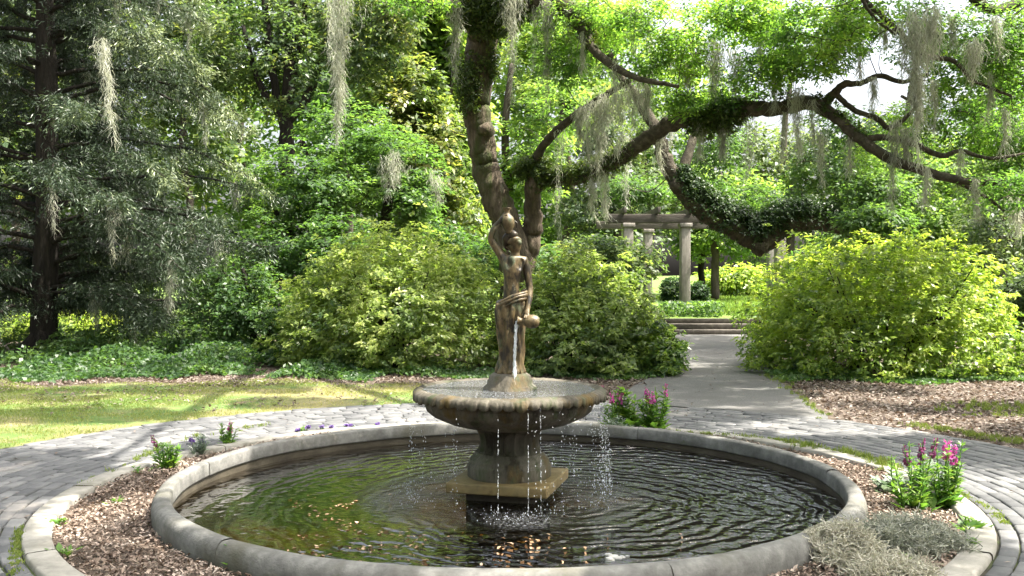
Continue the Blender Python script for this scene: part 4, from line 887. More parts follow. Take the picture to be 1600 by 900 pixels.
simple_tree('understory_shrub', 'low shaded green shrub between the cedar and the left azalea', 'shrub', (P(400, 430, 18)[0], 18, 0),
    [px_stem((400, 560, 18, 6), (390, 480, 18, 4), (380, 420, 18, 3)), px_stem((410, 560, 18, 5), (430, 490, 18, 4), (440, 430, 18, 2))],
    [pe(370, 480, 18, 80, 85, 1.0), pe(430, 510, 17.6, 50, 60, .8)], 900, 14, .2, .1, .045, M['ivy_leaf'], M['dark_bark'], 320, gap=.85, gs=.7, tint=(.45, .25))
simple_tree('magnolia_tree', 'mottled broad-leaved tree between the upright stems and the leaning oak trunk', 'tree', (P(650, 430, 26)[0], 26, 0),
    [px_stem((650, 525, 26, 14), (648, 350, 26, 11), (655, 200, 26, 8), (650, 90, 26, 5))],
    [pe(620, 190, 26, 75, 90, 1.4), pe(680, 240, 26, 65, 90, 1.4), pe(600, 110, 26.5, 55, 60, 1.2), pe(700, 330, 26, 60, 60, 1.2), pe(650, 140, 26, 40, 60, 1)], 1700, 14, .34, .19, .09, M['mottled_leaf'], M['dark_bark'], 330, gap=.85, gs=.5, tint=(.45, .3))
simple_tree('yellow_green_tree', 'yellow-green sunlit tree seen directly behind the leaning oak trunk', 'tree', (P(790, 430, 30)[0], 30, .4),
    [px_stem((790, 490, 30, 9), (795, 350, 30, 8), (790, 200, 30, 6), (800, 100, 30, 4))],
    [pe(730, 300, 30, 60, 80, 1.4), pe(820, 260, 30, 70, 80, 1.4), pe(860, 170, 30, 60, 80, 1.4), pe(690, 380, 29, 70, 60, 1.2), pe(840, 90, 31, 70, 80, 1.4), pe(760, 380, 29, 70, 60, 1.2)], 1900, 13, .4, .2, .1, M['pale_leaf'], M['far_bark'], 340, gap=.85, gs=.4, tint=(.5, .3))
simple_tree('pergola_tree', 'soft green tree rising behind the pergola posts', 'tree', (P(960, 430, 36)[0], 36, .5),
    [px_stem((960, 470, 36, 9), (965, 350, 36, 7), (960, 230, 36, 5))],
    [pe(930, 300, 36, 80, 70, 1.6), pe(1020, 310, 37, 80, 70, 1.6), pe(960, 210, 37, 80, 70, 1.6), pe(950, 390, 35, 90, 50, 1.4)], 1500, 13, .5, .24, .12, M['grey_leaf'], M['far_bark'], 350, gap=.85, gs=.35, tint=(.45, .3))
simple_tree('path_tree', 'light green spreading tree in the sun beyond the end of the path', 'tree', (P(1117, 430, 37)[0], 37, .5),
    [px_stem((1117, 466, 37, 7), (1117, 400, 37, 6), (1120, 330, 37, 5), (1125, 270, 37, 4))],
    [pe(1130, 380, 37, 70, 45, 1.6), pe(1110, 300, 38, 80, 60, 1.6), pe(1180, 330, 38, 60, 60, 1.6)], 1200, 13, .45, .22, .11, M['pale_leaf'], M['far_bark'], 360, gap=.82, gs=.4, flat=.35, tint=(.5, .3))
simple_tree('slim_path_tree', 'slim dark-stemmed tree just left of the spreading tree beyond the path', 'tree', (P(1096, 430, 39)[0], 39, .5),
    [px_stem((1096, 460, 39, 5), (1096, 400, 39, 5), (1092, 330, 39, 3))],
    [pe(1085, 370, 39, 50, 40, 1.2), pe(1090, 320, 39, 45, 45, 1.2)], 500, 12, .4, .2, .1, M['pale_leaf'], M['dark_bark'], 365, gap=.82, gs=.4, flat=.35, tint=(.4, .3))
simple_tree('broad_tree', 'dense mid-green tree behind the right azalea', 'tree', (P(1430, 430, 27)[0], 27, .4),
    [px_stem((1430, 490, 27, 10), (1430, 380, 27, 8), (1420, 280, 27, 6), (1425, 220, 27, 4))],
    [pe(1400, 330, 27, 80, 60, 1.4), pe(1460, 300, 27, 70, 60, 1.4), pe(1380, 260, 28, 60, 50, 1.4), pe(1470, 380, 26, 70, 60, 1.3), pe(1330, 380, 26, 70, 50, 1.3)], 1700, 14, .34, .17, .085, M['pale_leaf'], M['far_bark'], 370, gap=.85, gs=.45, tint=(.4, .3))
simple_tree('grey_green_tree', 'grey-green mossy tree at the right edge behind the azalea', 'tree', (P(1560, 430, 24)[0], 24, 0),
    [px_stem((1560, 520, 24, 10), (1555, 400, 24, 8), (1570, 300, 24, 6), (1560, 200, 24, 4)), px_stem((1557, 430, 24, 6), (1600, 330, 24, 5), (1640, 260, 24, 3))],
    [pe(1550, 360, 24, 70, 70, 1.3), pe(1610, 400, 24, 70, 70, 1.2), pe(1590, 290, 25, 70, 60, 1.2), pe(1530, 430, 23.5, 60, 50, 1)], 1300, 14, .3, .14, .065, M['grey_leaf'], M['far_bark'], 380, gap=.8, gs=.5, tint=(.4, .3))
for k, (lab, u, d, ee, leafm, tn) in enumerate((
    ('hazy tall tree farthest left behind the cedar', 120, 32, [(60, 120, 110, 120), (180, 100, 110, 130), (100, 300, 130, 110), (250, 250, 100, 120)], 'dark_leaf', .55),
    ('tall tree filling the gap behind the upright-stemmed tree', 380, 36, [(330, 200, 100, 110), (430, 150, 110, 110), (370, 330, 120, 100), (480, 300, 100, 100)], 'pale_leaf', .4),
    ('pale far tree behind the mottled broad-leaved tree', 620, 42, [(560, 130, 80, 90), (640, 250, 90, 110), (560, 300, 90, 90)], 'pale_leaf', .5),
    ('thin pale tree showing sky gaps above the pergola', 1010, 44, [(930, 130, 70, 90), (1010, 180, 80, 90), (1080, 130, 60, 80), (1050, 260, 80, 80)], 'pale_leaf', .55),
    ('thin far tree under the long arching oak limb', 1230, 46, [(1180, 270, 70, 80), (1250, 250, 60, 60), (1300, 330, 70, 70), (1200, 370, 80, 50)], 'grey_leaf', .5),
    ('far pale tree behind the forked oak branches', 1420, 44, [(1380, 240, 80, 50), (1480, 270, 80, 70), (1450, 350, 90, 70)], 'pale_leaf', .6),
    ('far tree in the top right corner behind the oak foliage', 1570, 42, [(1570, 150, 70, 80), (1560, 280, 80, 90), (1620, 60, 60, 80)], 'grey_leaf', .5),
    ('tall leafy tree rising out of the top left corner', 20, 28, [(20, 60, 90, 120), (110, -20, 90, 100), (0, 250, 100, 110), (100, 200, 90, 90)], 'dark_leaf', .5),
    ('high tree crown between the cedar and the upright-stemmed tree', 290, 30, [(240, 40, 100, 100), (320, 120, 90, 90), (330, 0, 90, 80), (290, 230, 90, 90)], 'mottled_leaf', .35),
    ('dense tall tree behind the bare moss curtain', 540, 33, [(500, 40, 100, 80), (580, 60, 80, 80), (520, 150, 90, 80), (600, 0, 60, 60)], 'bright_leaf', .45),
    ('pale tree closing the view between the oak trunks', 890, 40, [(880, 390, 70, 60), (930, 370, 60, 60), (850, 340, 60, 60), (700, 130, 50, 60)], 'pale_leaf', .45),
    ('fine-leaved tree glimpsed through the gap left of the leaning oak', 700, 27, [(690, 90, 45, 90), (715, 200, 45, 80), (670, 30, 50, 50)], 'pale_leaf', .6),
    ('far tree beyond the lawn outside the left edge', -260, 34, [(-260, 250, 150, 140), (-160, 330, 120, 100), (-330, 380, 140, 90), (-220, 120, 130, 110)], 'dark_leaf', .5),
    ('dense tree beyond the left edge behind the cedar', -480, 30, [(-480, 280, 150, 140), (-420, 400, 150, 80), (-600, 380, 140, 90)], 'bright_leaf', .4),
    ('leafy tree beyond the right edge behind the azalea', 1800, 32, [(1800, 250, 130, 140), (1720, 350, 120, 90), (1880, 380, 140, 90), (1750, 120, 120, 110)], 'pale_leaf', .5),
    ('bright tree crown behind the upper oak limbs', 880, 38, [(820, 30, 80, 80), (920, 60, 80, 80), (890, 160, 80, 80), (800, 150, 60, 70)], 'pale_leaf', .6))):
    simple_tree('background_tree', lab, 'tree', (P(u, 430, d)[0], d, .5), [px_stem((u, 455, d, 7), (u + 6, 330, d, 6), (u - 5, 220, d, 5), (u + 8, 110, d, 3))],
        [pe(a_, b_, d + (i % 2), c_, e_, 1.8) for i, (a_, b_, c_, e_) in enumerate(ee)], 950, 12, .55, .3, .15, M[leafm], M['far_bark'], 400 + k * 7, gap=.75, gs=.3, tint=(tn, .3), twig=9)
# unseen glade trees added to cut the sky light behind and beside the camera
for k, (x, y, lab) in enumerate(((-9.5, -3.5, 'broad unseen oak behind and left of the viewer'), (-1.5, -9.5, 'tall unseen oak straight behind the viewer'), (8.5, -5.5, 'wide unseen oak behind and right of the viewer'),
        (15.5, 3.0, 'large unseen oak right of the pool outside the view'), (-14.5, 7.0, 'large unseen oak left of the lawn outside the view'), (17, 13, 'unseen oak to the right of the mulch area outside the view'))):
    simple_tree('unseen_oak', lab, 'oak tree', (x, y, 0), [([(x, y, -.1), (x + .3, y, 2.5), (x + .1, y + .4, 5), (x + .5, y, 8.5)], [.5, .36, .3, .12]), ([(x, y, 2.2), (x + 1.5, y + 1, 4.2), (x + 3, y + 1.6, 5.5)], [.25, .2, .1]), ([(x, y, 2.5), (x - 1.5, y - .6, 4.5), (x - 3, y + .8, 6)], [.25, .2, .1])],
        [(np.array((x + ex, y + ey, ez)), np.array((3.4, 3.4, 2.2))) for ex, ey, ez in ((0, 0, 9.5), (2.4, 1.5, 7), (-2.4, 1.2, 7.2), (0.5, -2, 6.6), (-1, 2.4, 5.5))], 520, 26, .7, .4, .2, M['oak_leaf'], M['limb_bark'], 800 + k, gap=.9, gs=.25, twig=12)
# dense shrub belt closing the view under the far crowns
for k, (lab, u, v, d, ru, rv, leafm, tn) in enumerate((
    ('sunny yellow-green shrub glowing behind the cedar trunk base', 110, 520, 23.5, 130, 35, 'azalea_leaf', .75), ('shaded shrub belt far behind the cedar', 150, 440, 27, 220, 60, 'dark_leaf', .45),
    ('dark shrub mass behind the understory tree', 420, 430, 26, 140, 70, 'dark_leaf', .4), ('green shrub behind the left azalea top', 650, 400, 24, 110, 60, 'bright_leaf', .4),
    ('leafy green shrub behind the statue', 800, 420, 20.5, 90, 50, 'bright_leaf', .4), ('shrub mass behind the middle azalea', 930, 420, 25, 100, 50, 'dark_leaf', .5),
    ('pale sunny shrub beyond the path end', 1150, 440, 42, 60, 25, 'azalea_leaf', .7), ('shrub row behind the right azalea', 1330, 430, 30, 130, 45, 'bright_leaf', .5), ('shrub at the right edge beside the azalea', 1620, 470, 18, 60, 60, 'grey_leaf', .45))):
    simple_tree('background_shrub', lab, 'shrub', (P(u, v, d)[0], d, 0.0 if d < 26 else .4), [([(P(u, v, d)[0] + s, d, 0.0 if d < 26 else .4), (P(u, v, d)[0] + s * 1.5, d, 1.0), (P(u, v, d)[0] + s * 2, d, 1.6)], [.05, .03, .015]) for s in (-.3, 0, .35)],
        [pe(u, v, d, ru, rv, 1.0)], int(1000 if d < 40 else 400), 13, .3 * d / 24, .13 * d / 22, .06 * d / 22, M[leafm], M['dark_bark'], 600 + k * 3, gap=.85, gs=.5, tint=(tn, .3), twig=8, shell=1.9)
for k, (u, v, lab) in enumerate(((1052, 455, 'dark clipped boxwood left of the front pergola post'), (1092, 462, 'smaller dark clipped boxwood right of the front pergola post'))):
    d = 27.9; simple_tree('boxwood_shrub', lab, 'shrub', (P(u, v, d)[0], d, .4), [([(P(u, v, d)[0], d, .38), (P(u, v, d)[0], d, 1.1)], [.04, .02])], [pe(u, v, d, 21 - 5 * k, 24 - 2 * k, .4)], 420, 14, .09, .06, .035, M['ivy_leaf'], M['dark_bark'], 660 + k, gap=0, tint=(.12, .15), twig=8, shell=4)

# --- azaleas
def azalea(label, c, rx, ry, h, K, leaf, seed, tb, squash=1.0, yb=0.0):
    t_ = thing('azalea_bush', label, 'azalea bush', (c[0], c[1], 0)); r = np.random.default_rng(seed)
    mb = MB()
    for k in range(26):
        a_ = r.uniform(0, 6.28); q = r.uniform(.4, .85); e = np.array((c[0] + rx * q * math.cos(a_), c[1] + ry * q * math.sin(a_), h * r.uniform(.45, .8)))
        p_, r_ = smooth_line([(c[0] + .3 * rx * math.cos(a_) * q, c[1] + .3 * ry * math.sin(a_) * q, 0), (c[0] + .6 * rx * math.cos(a_) * q, c[1] + .6 * ry * math.sin(a_) * q, h * .35), e], [.03, .02, .008], 5); tube(mb, p_, r_, 6, .1)
    mb.build('stems', M['dark_bark'], t_, True)
    d = unit(r.normal(size=(K, 3))); d[:, 2] = np.abs(d[:, 2]) * 1.1 - .12; d = unit(d)
    lump = 1 + .14 * noise3(d * 2.2, .5, seed) + .13 * noise3(d * 2.2, 1.3, seed + 1)
    q = r.random(K) ** .22 * lump
    sh = np.where(r.random(K) < .25, 1 + .2 * r.random(K) ** 2, 1)                # shoots that stick out
    p_ = np.stack([c[0] + d[:, 0] * rx * q * sh, c[1] + d[:, 1] * ry * q * sh, .12 * h + (d[:, 2] * q * sh) * h * .85], -1)
    p_[:, 2] = np.maximum(p_[:, 2], .06 + .1 * r.random(K)); 
    gapm = noise3(p_, 1.4, seed + 3) + .35 * noise3(p_, 3.5, seed + 9) > -.62; p_ = p_[gapm]; d = d[gapm]; q = q[gapm]
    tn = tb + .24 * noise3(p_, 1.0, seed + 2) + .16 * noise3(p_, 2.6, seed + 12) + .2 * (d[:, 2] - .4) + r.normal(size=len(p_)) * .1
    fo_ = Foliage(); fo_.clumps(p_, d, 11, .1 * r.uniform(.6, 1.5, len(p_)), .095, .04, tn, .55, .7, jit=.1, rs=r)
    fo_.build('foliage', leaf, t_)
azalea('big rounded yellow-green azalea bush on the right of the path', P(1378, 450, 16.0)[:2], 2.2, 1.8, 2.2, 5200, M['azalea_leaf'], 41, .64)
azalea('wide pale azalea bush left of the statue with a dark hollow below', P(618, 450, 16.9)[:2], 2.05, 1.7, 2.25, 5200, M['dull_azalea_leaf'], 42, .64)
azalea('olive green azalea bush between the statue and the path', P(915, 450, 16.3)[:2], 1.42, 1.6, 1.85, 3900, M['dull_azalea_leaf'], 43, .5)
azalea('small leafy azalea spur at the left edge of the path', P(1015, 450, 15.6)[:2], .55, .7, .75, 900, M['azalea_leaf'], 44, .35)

# --- ivy and ground cover
fl = Foliage(); r = np.random.default_rng(90)
def cover(n_, fx_, hmax, L, tn, jit=.2):
    x, y = fx_(n_); h = hmax * (.12 + .95 * np.clip(.45 + .75 * noise3(np.stack([x, y, 0 * x], -1), .45, 4) + .35 * noise3(np.stack([x, y, 0 * x], -1), 1.3, 14), 0, 1)) * r.random(len(x)) ** .6
    h = h * np.clip((y - 14.35) / 1.8, .12, 1)
    kp = noise3(np.stack([x, y, 0 * x], -1), .35, 24) + .5 * noise3(np.stack([x, y, 0 * x], -1), 1.1, 25) > -.35 - .5 * r.random(len(x)); x, y, h = x[kp], y[kp], h[kp]
    c = np.stack([x, y, .02 + h], -1); k = len(x)
    fl.leaves(c, np.array((0, -.25, .9)) + r.normal(size=c.shape) * .6, r.normal(size=c.shape), L * r.uniform(.45, 1.5, k), L * .6 * r.uniform(.45, 1.4, k), tn + .25 * noise3(c, .8, 6) + r.normal(size=k) * jit * .6, .2)
def strip(x0, x1, yf, depth):
    def f(n_):
        x = r.uniform(x0, x1, n_); y = yf(x) + r.random(n_) ** 1.3 * depth + .1 * r.normal(size=n_); return x, y
    return f
cover(30000, strip(-9.5, -2.0, lambda x: 14.7 + .35 * np.sin(x * 1.1) + .2 * np.sin(x * 4) + .12 * np.sin(x * 9), 4.4), .36, .085, .3)
cover(4500, strip(-3, 2.3, lambda x: 14.8 + .25 * np.sin(x * 3), 1.0), .3, .075, .5)
cover(4500, strip(3.9, 8.6, lambda x: 14.1 + .2 * np.sin(x * 3) + .16 * np.abs(x - 6), 1.0), .28, .085, .5)
cover(5000, strip(1.7, 2.8, lambda x: 14.6 + 1.2 * (x - 1.7), 4), .4, .085, .5)
cover(9000, strip(-10, -5.5, lambda x: 18 + 0 * x, 6), .5, .1, .55)
tag(fl.build('ground_cover', M['ivy_leaf']), 'low glossy ivy and groundcover along the foot of the trees and shrubs', 'ground cover', kind='stuff')
fl = Foliage(); r = np.random.default_rng(91)
for x0, x1, y0, y1, n_, hm in ((2.2, 5.6, 25.9, 28.5, 5000, .4), (1.2, 3.6, 24.6, 27, 4000, .6), (6.4, 9, 24.5, 27, 2500, .6)):
    x = r.uniform(x0, x1, n_); y = r.uniform(y0, y1, n_); z = (.4 if y0 > 25.7 else .1) + hm * r.random(n_)
    c = np.stack([x, y, z], -1); fl.leaves(c, np.array((0, -.2, .8)) + r.normal(size=c.shape) * .5, r.normal(size=c.shape), r.uniform(.08, .18, n_), r.uniform(.04, .09, n_), r.normal(size=n_) * .2 + .6, .2)
tag(fl.build('terrace_planting', M['bright_leaf']), 'leafy green planting at the foot of the pergola posts', 'ground cover', kind='stuff')

# ------------------------------------------------------------------ spanish moss
def strands(fl, top, width, length, n_, r, taper=.25, sw=.008, tn=.5, skew=0.0, hair=(.1, .3), depth=None):
    """beard of moss: a few hanging ropes, each clothed in short curly hairs"""
    nr = max(1, int(round(width / .07))); depth = width * .6 if depth is None else depth; seg = 6
    ro = r.normal(size=(nr, 2)) * np.array((width * .33, depth * .33)); rl = length * np.exp(-(ro[:, 0] / (width * .45)) ** 2) * r.uniform(.55, 1, nr); rl[0] = length; ro[0] *= .2
    rz = r.normal(size=nr) * width * .18 - np.abs(ro[:, 0]) * .4
    share = rl / rl.sum(); k = r.choice(nr, n_, p=share); t = r.random(n_) ** 1.15
    ph = r.uniform(0, 6.28, (nr, 2)); wv = .025 * np.sin(t * rl[k] * 7 + ph[k, 0]) * t, .025 * np.cos(t * rl[k] * 6 + ph[k, 1]) * t
    g = 1 - (1 - taper) * t * rl[k] / length
    rad = (.045 * (1 - .75 * t) * min(1.4, max(.5, width / .2)))
    c = np.stack([top[0] + ro[k, 0] * g + wv[0] + skew * t * rl[k] + r.normal(size=n_) * rad, top[1] + ro[k, 1] * g + wv[1] + r.normal(size=n_) * rad, top[2] + rz[k] - t * rl[k] * .92 + .03], -1)
    d = unit(r.normal(size=(n_, 3)) * np.array((.5, .5, .3)) + np.array((0, 0, -1.0))); L_ = r.uniform(hair[0], hair[1], n_)[:, None] / seg
    pts = [c]
    for q in range(seg):
        d = unit(d + r.normal(size=(n_, 3)) * np.array((.42, .42, .2)) + np.array((0, 0, -.25))); pts.append(pts[-1] + d * L_)
    Pn = np.stack(pts, 1); a_ = r.uniform(0, 3.14, (n_, 1))
    wd = (sw * r.uniform(.6, 1.4, (n_, 1)) * np.linspace(1, .35, seg + 1)[None] * .5)[..., None]
    s_d = np.stack([np.cos(a_), np.sin(a_), 0 * a_], -1) * wd
    Lf, Rt = Pn - s_d, Pn + s_d
    fl.V.append(np.stack([Lf[:, :-1], Rt[:, :-1], Rt[:, 1:], Lf[:, 1:]], 2).reshape(-1, 3)); fl.t.append(np.repeat(np.clip(tn + r.normal(size=n_) * .2, 0, 1), seg * 4))

def moss(label, u, v0, v1, wpx, d, n_, seed, group=None, taper=.25, tn=.5, skew=0.0, sw=.0085, tail=None):
    r = np.random.default_rng(seed); fl = Foliage(); top = P(u, v0, d); k = d / F; n_ = int(n_ * 3)
    strands(fl, top, wpx * k, (v1 - v0) * k, n_, r, taper, sw, tn, skew)
    if tail: strands(fl, top + np.array((0, 0, -(v1 - v0) * k * .6)), wpx * k * .3, tail * k, n_ // 5, r, .2, sw * .8, tn + .15)
    o = fl.build('spanish_moss', M['moss']); return tag(o, label, 'spanish moss', group)
moss('long straight tuft of Spanish moss hanging in the cedar', 157, 62, 235, 20, 15.6, 150, 1, taper=.5, skew=.12, tn=.6)
moss('wide pale Spanish moss curtain with a long tail at top left of centre', 527, -30, 215, 62, 15.0, 420, 2, taper=.12, tn=.6, tail=110)
moss('narrow dark Spanish moss strand left of the leaning oak trunk', 711, 10, 142, 20, 15.9, 150, 3, taper=.4, tn=.2)
moss('long grey Spanish moss strand just right of the leaning trunk', 802, -10, 170, 24, 15.9, 170, 4, taper=.25, tn=.55)
moss('dark Spanish moss strand with a pale frayed tail right of the leaning trunk', 855, 0, 130, 24, 15.6, 170, 5, taper=.3, tn=.2, tail=110)
for k, (u, v0, v1, wp, d) in enumerate(((920, 150, 265, 26, 16.0), (945, 148, 235, 30, 15.9), (968, 135, 255, 24, 15.7), (990, 118, 205, 34, 15.5), (1012, 112, 190, 26, 15.3), (935, 160, 300, 14, 16), (905, 170, 225, 16, 16.1))):
    moss('grey Spanish moss hanging in the thick cluster along the inner oak limb', u, v0, v1, wp, d, 130, 10 + k, 'moss cluster on the inner limb', .35, .45)
moss('thin tall Spanish moss wisp hanging at the top above the moss cluster', 990, -10, 112, 18, 15.0, 90, 20, taper=.4, tn=.5)
moss('broad Spanish moss curtain above the ferny bulge of the long limb', 1118, 62, 170, 48, 14.8, 260, 21, taper=.5, tn=.5)
moss('shorter Spanish moss curtain right of the ferny bulge', 1152, 75, 150, 34, 14.6, 130, 22, taper=.5, tn=.55)
moss('short dark tuft of Spanish moss below the ferny bulge', 1130, 195, 252, 16, 14.9, 80, 23, taper=.3, tn=.3)
moss('pale slender Spanish moss tail below the top of the long limb', 1246, 140, 260, 22, 14.1, 150, 24, taper=.3, tn=.65)
moss('small ragged Spanish moss wisp right of the slender tail', 1283, 205, 295, 16, 14, 70, 25, taper=.4, tn=.55)
moss('largest thick beard of Spanish moss hanging at upper right', 1434, 22, 185, 66, 12.4, 620, 26, taper=.4, tn=.5, tail=150)
moss('tall grey Spanish moss column under the low forked branch', 1393, 190, 340, 18, 13.5, 140, 27, taper=.6, tn=.3)
moss('short Spanish moss tuft beside the tall moss column', 1417, 200, 255, 16, 13.5, 70, 28, taper=.5, tn=.4)
moss('fine grey Spanish moss veil among the leaves near the right edge', 1520, 60, 118, 44, 12.9, 120, 29, taper=.7, tn=.55)
moss('Spanish moss tuft at the right frame edge above the azalea', 1588, 300, 375, 24, 13.4, 90, 30, taper=.6, tn=.4)
moss('grey Spanish moss row among the understory leaves left of the oak', 607, 240, 312, 50, 19.6, 160, 31, taper=.8, tn=.4)
moss('small moss tuft beside the row left of the oak trunk', 682, 268, 312, 34, 19.8, 80, 32, taper=.8, tn=.35)
moss('Spanish moss pair hanging from the long limb above the pergola', 925, 275, 345, 16, 16.4, 80, 33, taper=.5, tn=.6)
moss('pale Spanish moss strand just right of the pair above the pergola', 946, 268, 340, 16, 16.2, 80, 34, taper=.4, tn=.75)
moss('long sparse Spanish moss strands hanging in front of the second stem', 873, 200, 385, 16, 16.5, 60, 35, taper=.7, tn=.6)
moss('thin Spanish moss threads under the arch of the long limb', 1172, 180, 290, 24, 14.7, 60, 36, taper=.8, tn=.6)
moss('Spanish moss strand hanging over the pergola beam', 978, 215, 330, 18, 20.3, 90, 37, taper=.5, tn=.55)
moss('Spanish moss streamer on the sagging limb of the second oak', 1048, 170, 232, 22, 20.4, 80, 38, taper=.5, tn=.5)
r = np.random.default_rng(56)
for k, (u, v, ln, wp, d) in enumerate(((1015, 25, 70, 10, 15.2), (1048, 45, 60, 12, 15), (1075, 92, 55, 12, 14.9), (1188, 60, 70, 10, 14.2), (1210, 118, 60, 12, 14.3), (1225, 175, 80, 10, 14.3), (1312, 30, 60, 12, 13.6), (1345, 68, 60, 10, 13.6),
    (1365, 122, 70, 12, 13.9), (1462, 125, 90, 12, 13.5), (1490, 20, 60, 16, 13.2), (1545, 115, 80, 14, 13.2), (1570, 165, 70, 12, 13.2), (1502, 236, 60, 10, 13.4), (1448, 262, 60, 10, 13.2), (1560, 20, 70, 14, 13), (1330, 205, 70, 8, 13.9), (1380, 20, 50, 10, 13.1),
    (1095, 188, 60, 8, 15), (1030, 205, 70, 8, 15.6), (890, 20, 80, 12, 15.7), (835, 10, 110, 12, 16), (912, 52, 60, 10, 15.2), (960, 95, 70, 14, 14.9), (1525, 285, 60, 10, 13), (1270, 158, 70, 8, 14))):
    fl = Foliage(); kk = d / F; strands(fl, P(u, v, d), wp * kk, ln * kk, 190, r, .6, tn=.55)
    tag(fl.build('spanish_moss', M['moss']), 'thin pale Spanish moss wisp hanging among the oak leaves in the upper right', 'spanish moss', 'thin moss wisps in the right crown')
r = np.random.default_rng(55)
for k, (p_, az) in enumerate(ms_pts[:60]):
    if p_[1] > cy0 + 1.2: continue
    fl = Foliage(); strands(fl, p_, r.uniform(.1, .25), r.uniform(.4, 1.2), 170, r, taper=.6, tn=.45)
    tag(fl.build('spanish_moss', M['moss']), 'grey Spanish moss wisp hanging from the cedar boughs', 'spanish moss', 'moss wisps in the cedar')

# heaps of fallen moss at lower right
def heap(label, c, rx, ry, h, n_, mat, seed, drape=None):
    r = np.random.default_rng(seed); d = unit(r.normal(size=(n_, 3))); d[:, 2] = np.abs(d[:, 2])
    q = r.random(n_)[:, None] ** .4; lump = 1 + .25 * noise3(d * 2, .6, seed)[:, None]
    st_ = c + d * q * lump * np.array((rx, ry, h)); seg = 6
    dirs = unit(r.normal(size=(n_, 3)) * np.array((1, 1, .35)) + d * np.array((.5, .5, -.2)))
    pts = [st_]
    for k in range(seg):
        dirs = unit(dirs + r.normal(size=(n_, 3)) * .55 * np.array((1, 1, .6))); pts.append(pts[-1] + dirs * r.uniform(.008, .026, (n_, 1)))
    Pn = np.stack(pts, 1); Pn[..., 2] = np.maximum(Pn[..., 2], c[2] + .004 + .01 * r.random(Pn.shape[:2]))
    if drape is not None: Pn[..., 2] = np.maximum(Pn[..., 2], drape(Pn[..., 0], Pn[..., 1]) + .004 + .012 * r.random(Pn.shape[:2]))
    sd = unit(r.normal(size=(n_, 1, 3))) * .003
    Lf, Rt = Pn - sd, Pn + sd
    quads = np.stack([Lf[:, :-1], Rt[:, :-1], Rt[:, 1:], Lf[:, 1:]], 2).reshape(-1, 3)
    fl = Foliage(); fl.V.append(quads); fl.t.append(np.repeat(np.clip(.5 + .2 * r.normal(size=n_) + .15 * noise3(st_, 4, 2), 0, 1), seg * 4))
    tag(fl.build('moss_heap', mat), label, 'moss heap')
def rim_z(x, y):
    rr = np.hypot(x - PX, y - PY); return np.interp(rr, [2.3, 2.32, 2.332, 2.345, 2.385, 2.41, 2.43, 2.445, 2.451, 2.46], [-.2, .06, .13, .147, .153, .15, .137, .11, .06, 0])
c = G(1322, 838, .15); heap('pale straw moss heap draped over the pool rim at lower right', np.array((c[0], c[1], .0)), .17, .2, .19, 5600, M['dry_moss'], 1, rim_z)
c = G(1432, 868, 0); heap('grey-green moss mound on the mulch at lower right', np.array((c[0], c[1] + .12, .0)), .3, .24, .16, 6500, M['grey_moss'], 2)
c = G(1395, 912, 0); heap('pale straw moss heap at the bottom edge in front of the grey mound', np.array((c[0], c[1] + .02, .0)), .21, .16, .1, 4200, M['dry_moss'], 3)

